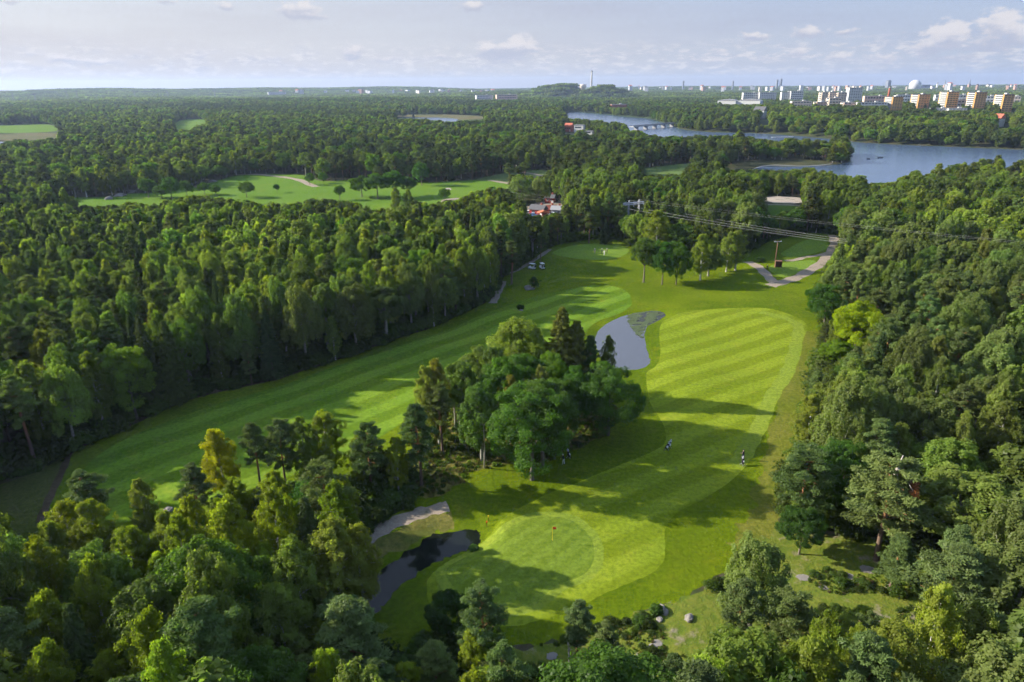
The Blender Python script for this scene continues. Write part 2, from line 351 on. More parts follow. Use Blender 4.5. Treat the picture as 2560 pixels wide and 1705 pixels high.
def forest_floor():
    m, g = mat('forest_floor_mat'); geo = g.n('ShaderNodeNewGeometry'); P = geo.outputs['Position']
    a = g.noise(P, .08, 4, .6); b_ = g.noise(P, .9, 5, .65); c_ = g.noise(P, .012, 4, .6)
    c = g.mix(g.smooth(a, .35, .65), (.038, .050, .018), (.075, .060, .034))
    c = g.mix(g.smooth(b_, .45, .75), c, (.045, .075, .018))
    # far away, where no single tree is built, the ground is seen as canopy
    cd = g.n('ShaderNodeVectorMath', operation='LENGTH'); g.l(P, cd.inputs[0])
    c = g.mix(g.smooth(cd.outputs['Value'], 700, 1500), c, g.mix(c_, (.030, .055, .018), (.045, .070, .026)))
    b = g.n('ShaderNodeBsdfPrincipled'); g.l(c, b.inputs['Base Color']); b.inputs['Roughness'].default_value = .95; b.inputs['Specular IOR Level'].default_value = .1
    bp = g.n('ShaderNodeBump'); bp.inputs['Strength'].default_value = .6; bp.inputs['Distance'].default_value = .4; g.l(b_, bp.inputs['Height']); g.l(bp.outputs[0], b.inputs['Normal'])
    finish(g, b.outputs[0]); return m


def water(name, deep, rough, wave, wscale, spec_ior=1.33, film=None):
    m, g = mat(name); geo = g.n('ShaderNodeNewGeometry'); P = geo.outputs['Position']
    b = g.n('ShaderNodeBsdfPrincipled'); b.inputs['Roughness'].default_value = rough; b.inputs['IOR'].default_value = spec_ior; b.inputs['Specular IOR Level'].default_value = .5
    c = g.mix(g.noise(P, .05, 3, .5), deep, tuple(v * 1.5 for v in deep))
    if film: c = g.mix(g.smooth(g.noise(P, .12, 5, .65), .55, .62), c, film)
    g.l(c, b.inputs['Base Color'])
    mp = g.n('ShaderNodeMapping'); mp.inputs['Scale'].default_value = (1, 2.2, 1); g.l(P, mp.inputs[0])
    bp = g.n('ShaderNodeBump'); bp.inputs['Strength'].default_value = wave; bp.inputs['Distance'].default_value = .1
    g.l(g.noise(mp.outputs[0], wscale, 4, .6), bp.inputs['Height']); g.l(bp.outputs[0], b.inputs['Normal'])
    finish(g, b.outputs[0]); return m


def gravel(name, c1, c2):
    m, g = mat(name); geo = g.n('ShaderNodeNewGeometry'); P = geo.outputs['Position']
    c = g.mix(g.noise(P, .5, 5, .7), c1, c2); c = g.mix(g.smooth(g.noise(P, .22, 4, .6), .55, .7), c, (.12, .12, .05)); c = g.mix(g.smooth(g.noise(P, 2.5, 5, .75), .35, .7), g.mix(1.0, c, (.72, .70, .66), 'MULTIPLY'), c)
    b = g.n('ShaderNodeBsdfPrincipled'); g.l(c, b.inputs['Base Color']); b.inputs['Roughness'].default_value = .95
    finish(g, b.outputs[0]); return m


forest_floor()
grass('rough_mat', (.080, .124, .004), (.118, .160, .005), (.168, .170, .010), None, .05, .7)
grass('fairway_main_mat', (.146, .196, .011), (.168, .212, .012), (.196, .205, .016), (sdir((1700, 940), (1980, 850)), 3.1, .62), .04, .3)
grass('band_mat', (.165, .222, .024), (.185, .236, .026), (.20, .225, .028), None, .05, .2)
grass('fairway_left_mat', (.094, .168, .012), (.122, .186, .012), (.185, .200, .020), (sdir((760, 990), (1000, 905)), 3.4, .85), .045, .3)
grass('green_mat', (.128, .186, .020), (.144, .198, .020), (.160, .198, .024), (sdir((1190, 1480), (1330, 1380)), 1.1, .30), .05, .08)
grass('upper_green_mat', (.126, .200, .026), (.142, .212, .026), (.165, .205, .030), None, .05, .1)
grass('unmown_mat', (.060, .082, .012), (.085, .098, .020), (.10, .09, .035), None, .09, .9, .1)
grass('dry_mat', (.115, .136, .014), (.150, .150, .024), (.090, .125, .012), None, .10, .6, .2)
grass('litter_mat', (.068, .050, .032), (.095, .068, .045), (.135, .104, .072), None, .12, .8, .2)
heath_mat()
grass('island_mat', (0.108, 0.122, 0.025), (0.180, 0.158, 0.041), (0.077, 0.108, 0.020), None, .12, .9, .2)
grass('field_mat', (.092, .172, .018), (.112, .186, .020), (.150, .182, .030), None, .012, .3)
grass('meadow_mat', (0.099, 0.149, 0.041), (0.126, 0.162, 0.054), (0.135, 0.144, 0.054), None, .015, .3)
grass('marsh_mat', (0.108, 0.113, 0.050), (0.135, 0.117, 0.059), (0.090, 0.108, 0.036), None, .02, .6)
grass('reed_mat', (0.054, 0.061, 0.027), (0.077, 0.072, 0.034), (0.041, 0.056, 0.020), None, .03, .6)
water('pond_near_mat', (.006, .008, .006), .02, .03, 1.4)
water('pond_far_mat', (.06, .063, .07), .04, .02, .8, 2.1)
water('lake_mat', (.055, .085, .135), .22, .25, .12, 1.7)
gravel('gravel_mat', (.25, .195, .14), (.36, .295, .225)); gravel('sand_mat', (.34, .29, .24), (.42, .36, .30)); gravel('dirt_mat', (.20, .16, .11), (.33, .28, .21))

# ------------------------------------------------------------------ the ground: one triangulation, cut along every outline
# later entries lie on top of earlier ones
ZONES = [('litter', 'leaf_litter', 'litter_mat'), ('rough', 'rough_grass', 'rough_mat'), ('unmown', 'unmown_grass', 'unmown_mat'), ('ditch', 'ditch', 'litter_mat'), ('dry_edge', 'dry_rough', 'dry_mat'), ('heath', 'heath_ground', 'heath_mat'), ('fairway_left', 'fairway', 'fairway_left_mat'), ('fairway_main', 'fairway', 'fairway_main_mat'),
         ('fairway_band', 'fairway', 'band_mat'), ('collar', 'green_collar', 'band_mat'), ('bank', 'pond_bank', 'island_mat'), ('green', 'putting_green', 'green_mat'), ('upper_green', 'putting_green', 'upper_green_mat'), ('island', 'grass_knoll', 'island_mat'),
         ('tee_right', 'tee_lawn', 'upper_green_mat'), ('tee_front', 'tee_lawn', 'upper_green_mat'),
         ('field_course', 'distant_fairway', 'field_mat'), ('field_left', 'distant_field', 'field_mat'), ('field_mid', 'distant_field', 'field_mat'), ('marsh_left', 'marsh', 'marsh_mat'), ('marsh_far', 'marsh', 'marsh_mat'),
         ('meadow_right', 'meadow', 'meadow_mat'), ('meadow_mid', 'meadow', 'meadow_mat'), ('meadow_centre', 'meadow', 'meadow_mat'), ('arena_grass', 'meadow', 'field_mat'),
         ('farmyard', 'farmyard', 'gravel_mat'), ('sand_arena', 'riding_arena', 'sand_mat'), ('sand_bunker', 'sand_bunker', 'gravel_mat'), ('bunker_small', 'sand_bunker', 'sand_mat'),
         ('path_a', 'gravel_path', 'gravel_mat'), ('path_b', 'gravel_path', 'gravel_mat'), ('path_c', 'gravel_path', 'gravel_mat'), ('path_pond', 'gravel_path', 'gravel_mat'), ('path_carts', 'gravel_path', 'dirt_mat'), ('path_sand', 'gravel_path', 'dirt_mat'),
         ('path_far', 'gravel_path', 'gravel_mat'), ('path_far_b', 'gravel_path', 'gravel_mat'), ('path_far_c', 'gravel_path', 'gravel_mat'), ('path_arena', 'gravel_path', 'gravel_mat'),
         ('lake', 'lake', 'lake_mat'), ('inlet', 'lake_inlet', 'lake_mat'), ('water_left', 'lake_inlet', 'lake_mat'), ('pond_near', 'pond', 'pond_near_mat'), ('pond_far', 'pond', 'pond_far_mat'),
         ('reed_bed', 'reed_bed', 'reed_mat')]
ZLABEL = {'rough': 'deep green rough grass around the fairways', 'heath': 'dry heath with bare rock at the lower edge of the course', 'fairway_left': 'shaded striped fairway along the long dark wood',
          'fairway_main': 'sunlit yellow-green fairway with diagonal mowing stripes', 'green': 'smooth putting green with the red flag', 'upper_green': 'raised green where four small players stand', 'island': 'dry grassy knoll under the clump of trees',
          'lake': 'blue lake winding past the wooded peninsula', 'pond_near': 'dark narrow pond beside the putting green', 'pond_far': 'pale round pond mirroring the sky beside the fairway'}


def mesh_obj(name, verts, faces, material, parent=None, smooth=False, loc=None):
    me = bpy.data.meshes.new(name); me.from_pydata([tuple(v) for v in verts], [], faces); me.update()
    if smooth: me.polygons.foreach_set('use_smooth', np.ones(len(me.polygons), bool))
    if material: me.materials.append(MATS[material] if isinstance(material, str) else material)
    o = bpy.data.objects.new(name, me); COL.objects.link(o)
    if parent: o.parent = parent
    if loc is not None: o.location = loc
    return o


def tag(o, label=None, cat=None, group=None, kind=None):
    for k, v in (('label', label), ('category', cat), ('group', group), ('kind', kind)):
        if v: o[k] = v
    return o


def build_ground():
    rr = [24.0]
    while rr[-1] < 12000: rr.append(rr[-1] * 1.021)
    pts = []
    for i, r_ in enumerate(rr):
        a = np.arange(-1.0, 1.0, .0215) + (.0107 if i % 2 else 0); pts.append(np.stack([np.sin(a) * r_, np.cos(a) * r_], 1))
        if i % 6 == 0:
            a = np.arange(1.08, 2 * math.pi - 1.08, .13); pts.append(np.stack([np.sin(a) * r_, np.cos(a) * r_], 1))
    for hx, hy, hh, hr in HILLS:
        if hr < 120 and math.hypot(hx, hy) > 1000:
            q = np.arange(-2.6 * hr, 2.6 * hr, hr / 4.5); gx, gy = np.meshgrid(q, q); pts.append(np.stack([gx.ravel() + hx, gy.ravel() + hy], 1))
    pts.append(np.array([[0, 0.0], [8, 9], [-8, 9], [0, -10]]))
    V = np.vstack(pts); V += rng.normal(0, .0015, V.shape) * np.hypot(V[:, 0], V[:, 1])[:, None]
    edges = []; n = len(V); extra = []
    for key, *_ in ZONES:
        p = G[key]; extra.append(p); k = len(p); edges += [(n + i, n + (i + 1) % k) for i in range(k)]; n += k
    V = np.vstack([V] + extra)
    ov, oe, of, *_ = delaunay_2d_cdt([Vector(v) for v in V], edges, [], 0, 1e-5)
    P = np.array([(v[0], v[1]) for v in ov]); T = np.array(of); cen = P[T].mean(1)
    zone = np.full(len(T), -1)
    for i, (key, *_) in enumerate(ZONES):
        p = G[key]; s = np.where((cen >= p.min(0)).all(1) & (cen <= p.max(0)).all(1))[0]
        if len(s): zone[s[pip(cen[s], p)]] = i
    Z = hgt(P)
    XYZ = np.column_stack([P, Z])
    for zi in [-1] + list(range(len(ZONES))):
        f = T[zone == zi]
        if not len(f): continue
        u, inv = np.unique(f, return_inverse=True); f2 = inv.reshape(-1, 3)
        a, b, c = P[u][f2[:, 0]], P[u][f2[:, 1]], P[u][f2[:, 2]]
        area = (b[:, 0] - a[:, 0]) * (c[:, 1] - a[:, 1]) - (b[:, 1] - a[:, 1]) * (c[:, 0] - a[:, 0]); f2[area < 0] = f2[area < 0][:, ::-1]
        key, nm, mt = ('ground', 'ground', 'forest_floor_mat') if zi < 0 else ZONES[zi]
        v = XYZ[u].copy()
        wl = dict((a_, b_) for a_, b_, _ in PONDS)
        if key in wl: v[:, 2] = wl[key]
        if key == 'reed_bed': v[:, 2] += .25
        o = mesh_obj(nm, v, f2.tolist(), mt, smooth=True); tag(o, ZLABEL.get(key), None, None, 'structure')


build_ground()

# ------------------------------------------------------------------ where nothing may stand in front: open ground as the photograph shows it
S = 4   # mask cells of 4 x 4 photo pixels
MW, MH = 2560 // S, 1705 // S + 1
OPEN = []
OPEN.append(D([(95,1200),(110,1130),(160,1045),(270,990),(420,924),(560,887),(700,852),(850,808),(1000,752),(1090,714),(1135,697),(1152,652),(1140,642),(1178,622),(1232,598),(1282,575),(1330,562),(1400,562),(1443,574),(1443,640),(1480,655),(1550,664),(1640,655),(1715,640),(1715,604),(1750,607),(1765,612),(1765,585),(1800,590),(1850,560),(1880,542),(1925,538),(1930,560),(1905,605),(1880,645),(1862,668),(1846,700),(1846,742),(1880,775),(1866,830),(1858,880),(1836,930),(1818,1000),(1790,1060),(1786,1150),(1760,1215),(1700,1250),(1675,1300),(1640,1330),(1570,1372),(1480,1396),(1400,1420),(1345,1432),(1300,1448),(1200,1470),(1080,1478),(960,1478),(890,1472),(868,1430),(858,1360),(852,1300),(848,1240),(890,1195),(960,1165),(1010,1145),(1040,1110),(1075,1098),(1120,1085),(1220,1105),(1310,1085),(1420,1012),(1465,990),(1474,930),(1462,890),(1420,850),(1412,790),(1400,770),(1365,775),(1340,775),(1310,735),(1283,702),(1255,720),(1250,768),(1212,742),(1150,745),(1115,770),(1060,822),(1008,832),(965,850),(950,925),(925,960),(918,1000),(890,1010),(850,985),(800,968),(760,950),(700,960),(650,980),(625,1020),(600,1040),(560,1020),(520,1100),(470,1120),(420,1150),(390,1165),(330,1170),(300,1190),(270,1130),(215,1110),(180,1140),(140,1190)]))
OPEN.append(D([(0,1150),(40,1125),(110,1080),(150,1052),(112,1130),(92,1205),(0,1210)]))
OPEN.append([(111,500),(183,494),(267,496),(329,484),(385,486),(440,482),(485,475),(535,456),(592,438),(657,437),(745,440),(768,446),(802,456),(879,452),(960,470),(1081,457),(1139,453),(1211,451),(1287,460),(1280,471),(1229,466),(1175,482),(1150,495),(1081,507),(1040,500),(976,522),(922,522),(880,500),(783,496),(726,509),(669,509),(546,492),(485,486),(382,509),(325,505),(264,513),(191,511)])
OPEN.append([(0,314),(126,310),(145,326),(145,345),(60,348),(8,352),(0,370)])
OPEN.append([(445,301),(512,299),(516,307),(490,314),(470,326),(440,322)])
OPEN.append([(1600,428),(1655,416),(1700,411),(1730,412),(1700,436),(1644,442),(1605,440)])
OPEN.append([(1294,430),(1340,427),(1390,431),(1384,439),(1330,443)])
OPEN.append([(1300,526),(1320,520),(1360,508),(1400,510),(1404,530),(1340,538)])
OPEN.append([(1912,490),(2007,493),(2003,510),(1950,535),(1912,520)])
OPEN.append([(2125,354),(2211,358),(2321,362),(2430,367),(2560,371),(2560,378),(2514,382),(2387,396),(2343,414),(2292,422),(2259,442),(2230,460),(2164,462),(2164,442),(2120,438),(2080,431),(2021,424),(1934,427),(1886,424),(1886,413),(2014,413),(2094,406),(2122,402),(2132,369)])
OPEN.append([(1806,412),(1883,402),(1992,398),(2094,404),(2010,416),(1890,424),(1820,424)])
OPEN.append([(1700,323),(1773,329),(1883,331),(1974,336),(2065,342),(2118,349),(1963,343),(1952,358),(1919,347),(1846,336),(1791,336),(1700,340),(1662,341),(1619,334),(1604,326),(1583,309),(1536,305),(1474,298),(1420,298),(1427,278),(1464,280),(1518,285),(1572,291),(1626,294),(1645,304),(1690,309),(1690,320)])
OPEN.append([(991,293),(1045,294),(1074,293),(1139,296),(1210,291),(1210,298),(1121,303),(1074,298),(1000,298)])
OPEN.append(D([(1835,1295),(1950,1285),(2050,1300),(2130,1335),(2095,1370),(1990,1392),(1900,1400),(1850,1360)]))
OPEN.append(D([(1180,1482),(1300,1456),(1400,1426),(1480,1400),(1570,1378),(1640,1345),(1600,1410),(1560,1440),(1540,1480),(1500,1520),(1420,1535),(1370,1510),(1290,1515),(1210,1530)]))
# buildings that show above the trees: only trees nearer than the building are kept clear of it
BOXES = [(1859,232,1943,243,2100), (1956,229,2008,243,2050), (1804,250,1906,257,1700), (2052,231,2117,258,1480), (2044,256,2070,264,1400), (1985,253,2032,263,1450), (2112,257,2140,263,1400), (2121,220,2155,240,1900), (2168,240,2225,248,1650), (2155,256,2222,262,1400), (2223,242,2259,273,1420), (2288,236,2327,272,1480), (2359,230,2398,271,1480), (2429,231,2468,271,1480), (2500,236,2537,277,1420), (2250,238,2284,246,1900), (2397,238,2426,246,1850), (2466,240,2496,247,1900), (2343,271,2425,276,1380),
         (1900,295,1917,309,1130), (2498,305,2524,318,1010), (1415,319,1436,333,905), (1440,314,1464,322,890), (1470,328,1487,335,850), (1240,237,1293,245,2300), (1188,238,1232,245,2300), (1530,261,1568,266,1700), (1940,326,1972,336,1000), (1574,306,1690,323,1000), (1570,498,1589,522,268), (1368,493,1384,504,330), (668,231,712,236,4200), (1452,211,1464,222,3300)]
_gx, _gy = np.meshgrid((np.arange(MW) + .5) * S, (np.arange(MH) + .5) * S)
_cells = np.stack([_gx.ravel(), _gy.ravel()], 1); MASK = np.zeros(len(_cells), bool)
for p in OPEN: MASK |= pip(_cells, np.array(p, float))
MASK = np.where(MASK, 1e9, 0.0)      # metres up to which a tree would hide something
for x0, y0, x1, y1, dd in BOXES:
    s = (_cells[:, 0] > x0 - 2) & (_cells[:, 0] < x1 + 2) & (_cells[:, 1] > y0 - 2) & (_cells[:, 1] < y1 + 2); MASK[s] = np.maximum(MASK[s], dd + 15.0)
for x in range(1560, 2560, 2):       # the power lines run in front of the trees beyond them
    y = np.interp(x, (1560, 1590, 1760, 1960, 2200, 2560), (512, 516, 542, 562, 579, 588)); s = (abs(_cells[:, 0] - x) < 4) & (abs(_cells[:, 1] - y) < 15); MASK[s] = np.maximum(MASK[s], np.interp(x, (1560, 2560), (262, 212)))
MASK = MASK.reshape(MH, MW)


def blocks(base, h, rad, tol=0.0):
    """share of a tree's outline that would hide open ground; base n x 3"""
    n = len(base); cnt = np.zeros(n); tot = 0; dist = np.hypot(base[:, 0], base[:, 1])
    for fz, fr in [(1.0, 0)] + [(a, b * q) for a, q in ((.94, .4), (.84, .7), (.72, .9), (.58, 1), (.44, 1), (.32, .85)) for b in (-1, -.5, 0, .5, 1)] + [(.2, 0), (.1, 0)]:
        P = base + np.stack([rad * fr, np.zeros(n), h * fz], 1); u, v, _ = project(P)
        i = (u / S).astype(int); j = (v / S).astype(int); ok = (i >= 0) & (i < MW) & (j >= 0) & (j < MH)
        cnt += np.where(ok, MASK[np.clip(j, 0, MH - 1), np.clip(i, 0, MW - 1)] > dist, 0); tot += 1
    return cnt / tot



SUNNY = [strip([(923,1343),(974,1312),(1031,1289),(1078,1275),(1120,1267)], 4.0), flat(D([(1850,1310),(1950,1300),(2050,1310),(2090,1350),(1990,1385),(1900,1390)])), flat(D([(1200,1490),(1400,1440),(1560,1390),(1600,1400),(1540,1480),(1420,1530),(1300,1500)])), flat(D([(840,1000),(890,1012),(925,975),(965,900),(1000,872),(930,905),(870,950)])), G['sand_arena'], flat([(1290,520),(1410,505),(1415,545),(1300,550)])]


def shades(base, h):
    """True where a tree's shadow would fall on ground the photograph shows in full sun"""
    out = np.zeros(len(base), bool); k = -np.array([sun_vec.x, sun_vec.y]) / sun_vec.z
    for f in (.3, .45, .6, .75, .9):
        q = base[:, :2] + k[None] * (h * f)[:, None]
        for s in SUNNY: out |= pip(q, s)
    return out

# ------------------------------------------------------------------ trees
def bark(name, c1, c2, dark=None, top=None):
    m, g = mat(name); tc = g.n('ShaderNodeTexCoord'); P = tc.outputs['Object']
    mp = g.n('ShaderNodeMapping'); mp.inputs['Scale'].default_value = (3, 3, 1.0); g.l(P, mp.inputs[0])
    c = g.mix(g.noise(mp.outputs[0], 2.0, 4, .7), c1, c2)
    if dark: 
        mp2 = g.n('ShaderNodeMapping'); mp2.inputs['Scale'].default_value = (2, 2, 7.0); g.l(P, mp2.inputs[0])
        c = g.mix(g.smooth(g.noise(mp2.outputs[0], 1.2, 3, .6), .56, .64), c, dark)
    if top:
        sep = g.n('ShaderNodeSeparateXYZ'); g.l(P, sep.inputs[0]); c = g.mix(g.smooth(sep.outputs[2], 3.5, 8.0), c, top)
    b = g.n('ShaderNodeBsdfPrincipled'); g.l(c, b.inputs['Base Color']); b.inputs['Roughness'].default_value = .9; b.inputs['Specular IOR Level'].default_value = .15
    finish(g, b.outputs[0])


def foliage(name, col, back, single=True, var=.35, trans=.38):
    """leaves: diffuse and translucent; tone differs from clump to clump (cv) and tree to tree"""
    m, g = mat(name)
    at = g.n('ShaderNodeAttribute', attribute_name='cv'); oi = g.n('ShaderNodeObjectInfo')
    f = g.math('ADD', g.math('MULTIPLY', at.outputs['Fac'], var), 1 - var * .5)
    base = g.mix(1.0, oi.outputs['Color'], col, 'MULTIPLY') if single else g.mix(g.smooth(oi.outputs['Random'], .05, .95), tuple(c * .62 for c in col), tuple(c * k for c, k in zip(col, (1.25, 1.20, 1.0))))
    if not single:
        geo = g.n('ShaderNodeNewGeometry'); base = g.mix(g.smooth(g.noise(oi.outputs['Location'], .006, 4, .65), .40, .62), g.mix(1.0, base, (.80, .85, .95), 'MULTIPLY'), g.mix(1.0, base, (1.32, 1.26, .95), 'MULTIPLY'))
    hs = g.n('ShaderNodeHueSaturation'); g.l(base, hs.inputs['Color']); g.l(f, hs.inputs['Value'])
    g.l(g.math('ADD', g.math('MULTIPLY', oi.outputs['Random'], .030), .488), hs.inputs['Hue'])
    d = g.n('ShaderNodeBsdfDiffuse'); g.l(hs.outputs[0], d.inputs[0]); d.inputs['Roughness'].default_value = .6
    t = g.n('ShaderNodeBsdfTranslucent'); g.l(g.mix(1.0, hs.outputs[0], back, 'MULTIPLY'), t.inputs[0])
    mx = g.n('ShaderNodeMixShader'); mx.inputs[0].default_value = trans; g.l(d.outputs[0], mx.inputs[1]); g.l(t.outputs[0], mx.inputs[2])
    gl = g.n('ShaderNodeBsdfGlossy'); gl.inputs['Roughness'].default_value = .45; gl.inputs[0].default_value = (1, 1, 1, 1)
    m2 = g.n('ShaderNodeMixShader'); m2.inputs[0].default_value = .006; g.l(mx.outputs[0], m2.inputs[1]); g.l(gl.outputs[0], m2.inputs[2])
    finish(g, m2.outputs[0])


bark('bark_birch', (.50, .48, .44), (.66, .64, .60), (.05, .045, .04)); bark('bark_pine', (.10, .070, .050), (.16, .11, .08), None, (.36, .17, .075))
bark('bark_spruce', (.085, .065, .05), (.14, .11, .085)); bark('bark_oak', (.12, .10, .08), (.20, .175, .14)); bark('bark_aspen', (.22, .22, .17), (.34, .33, .27), (.06, .055, .045)); bark('bark_dead', (.38, .33, .28), (.50, .45, .40))
KCOL = {'oak': (.098, .166, .028), 'birch': (.176, .216, .040), 'pine': (.122, .158, .050), 'spruce': (.074, .102, .032), 'aspen': (.156, .204, .047), 'shrub': (.085, .125, .025)}
BACK = (1.30, 1.50, .62)
for k, c in KCOL.items():
    tr = {'pine': .32, 'spruce': .28}.get(k, .50)
    foliage('leaf_' + k, c, BACK, True, .5, tr); foliage('mass_' + k, c, BACK, False, .5, tr)


foliage('leaf_rust', (.27, .085, .035), (1.2, 1.0, .8), True, .5, .2)


def nrm(v): return v / np.maximum(np.linalg.norm(v, axis=-1, keepdims=True), 1e-9)


class Crown:
    def __init__(self): self.v = []; self.c = []
    def add(self, p, n, L, W, cv, axis=None, r=None):
        k = len(p); t = axis if axis is not None else r.normal(size=(k, 3))
        n = nrm(n); t = nrm(t - (t * n).sum(1, keepdims=True) * n); b = np.cross(n, t)
        L = np.broadcast_to(np.asarray(L, float).reshape(-1, 1), (k, 1)); W = np.broadcast_to(np.asarray(W, float).reshape(-1, 1), (k, 1))
        self.v.append(np.stack([p + t * L, p + b * W, p - t * L, p - b * W], 1).reshape(-1, 3)); self.c.append(np.repeat(np.broadcast_to(cv, (k,)), 4))
    def mesh(self, name, material):
        v = np.vstack(self.v).astype(np.float32); n = len(v) // 4; me = bpy.data.meshes.new(name)
        me.vertices.add(len(v)); me.vertices.foreach_set('co', v.ravel()); me.loops.add(4 * n); me.loops.foreach_set('vertex_index', np.arange(4 * n, dtype=np.int32))
        me.polygons.add(n); me.polygons.foreach_set('loop_start', np.arange(0, 4 * n, 4, dtype=np.int32)); 
        a = me.attributes.new('cv', 'FLOAT', 'POINT'); a.data.foreach_set('value', np.concatenate(self.c).astype(np.float32))
        me.materials.append(MATS[material]); me.update(); me.validate(); return me


class Wood:
    def __init__(self): self.v = []; self.f = []
    def tube(self, pts, rad, seg=6):
        pts = np.asarray(pts, float); n = len(pts); rad = np.asarray(rad, float); t = nrm(np.gradient(pts, axis=0)); b0 = len(self.v)
        ref = np.array([0.3, 1, 0.1]) if abs(t[0] @ np.array([0.3, 1, 0.1])) < .95 else np.array([1, 0, 0.2])
        for i in range(n):
            a = nrm(np.cross(t[i], ref)); b = np.cross(t[i], a)
            for k in range(seg): q = 2 * math.pi * k / seg; self.v.append(pts[i] + (a * math.cos(q) + b * math.sin(q)) * rad[i])
        for i in range(n - 1):
            for k in range(seg):
                k2 = (k + 1) % seg; self.f.append((b0 + i * seg + k, b0 + i * seg + k2, b0 + (i + 1) * seg + k2, b0 + (i + 1) * seg + k))
        self.f.append(tuple(b0 + (n - 1) * seg + k for k in range(seg)))
    def mesh(self, name, material):
        me = bpy.data.meshes.new(name); me.from_pydata([tuple(v) for v in self.v], [], self.f); me.polygons.foreach_set('use_smooth', np.ones(len(me.polygons), bool)); me.materials.append(MATS[material]); me.update(); return me


def trunk_line(r, H, top, lean=.02, bend=.015):
    z = np.linspace(0, top, 8); a = r.uniform(0, 6.28); q = r.uniform(0, 6.28)
    off = (z / H) ** 1.2 * H * lean; w = np.sin(z / H * 5 + q) * H * bend * (z / H)
    return np.stack([off * math.cos(a) + w * math.cos(q), off * math.sin(a) + w * math.sin(q), z - .0], 1)


def limb(w, a, b, r0, r1, sag=0.0, seg=5):
    t = np.linspace(0, 1, 5)[:, None]; p = a * (1 - t) + b * t; p[:, 2] += np.sin(t[:, 0] * math.pi) * sag; w.tube(p, np.linspace(r0, r1, 5), seg)


def t_broad(r, H, RX, th, nl, leaves, leaf, prof='round', limbs=8, gap=1.0):
    """round-headed tree: boughs -> clumps -> leaves"""
    w, c = Wood(), Crown(); tl = trunk_line(r, H, H * .82); rad = H * .017
    tr = rad * np.array([1.5, 1.05, .9, .8, .62, .45, .3, .15]); tl[0, 2] = -.5; w.tube(tl, tr, 8)
    cz, rz = (H + th) / 2, (H - th) / 2
    i = np.arange(nl) + .5; zz = 1 - 1.72 * i / nl; ph = i * 2.399 + r.uniform(0, 6); rr = np.sqrt(np.clip(1 - zz ** 2, 0, 1))
    d = nrm(np.stack([rr * np.cos(ph), rr * np.sin(ph), zz], 1) + r.normal(0, .16, (nl, 3)))
    sq = np.ones(nl)
    if prof == 'ovoid': sq = np.where(d[:, 2] > 0, 1 - .45 * d[:, 2], 1.0)
    pos = d * np.array([RX, RX, rz]) * (.66 * r.uniform(.80, 1.18, nl) * gap)[:, None]; pos[:, :2] *= sq[:, None]; pos[:, 2] += cz
    lean = tl[-2, :2]; pos[:, :2] += lean
    lr = (.40 if prof == 'round' else .44) * min(RX, rz * 1.1) * r.uniform(.70, 1.2, nl)
    pos = np.vstack([pos, [[lean[0], lean[1], cz]], [[lean[0], lean[1], cz + rz * .4]]]); lr = np.append(lr, [.5 * RX, .42 * RX]); d = np.vstack([d, [[0, 0, 1]], [[0, 0, 1]]]); nl2 = len(pos)
    share = lr ** 2 / (lr ** 2).sum()
    for k in range(nl2):
        ns = 11; plume = np.array([.70, .70, 1.55]) if prof == 'ovoid' else np.array([1, 1, .8]); sd = nrm(r.normal(size=(ns, 3)) + d[k] * .8 + np.array([0, 0, .25 if prof == 'round' else .5])); sc = pos[k] + sd * lr[k] * r.uniform(.55, .95, (ns, 1)) * np.array([1, 1, .8]); sr = lr[k] * r.uniform(.30, .52, ns)
        m = max(3, int(leaves * share[k] / ns)); bough = r.uniform(-.25, .25)
        for j in range(ns):
            dd = nrm(r.normal(size=(m, 3)) + sd[j] * .75); p = sc[j] + dd * sr[j] * (r.uniform(.15, 1, (m, 1)) ** .45) * plume
            n = dd * .75 + sd[j] * .35 + np.array([0, 0, .35]) + r.normal(0, .62, (m, 3)); s = leaf * r.uniform(.7, 1.3, m)
            c.add(p, n, s * .6, s * .42, np.clip(.5 + bough + r.uniform(-.4, .4), 0, 1), None, r)
    for k in r.permutation(nl)[:limbs]:
        a = tl[r.integers(3, 6)]; limb(w, a, pos[k], rad * .45, rad * .1, .3)
    return w, c


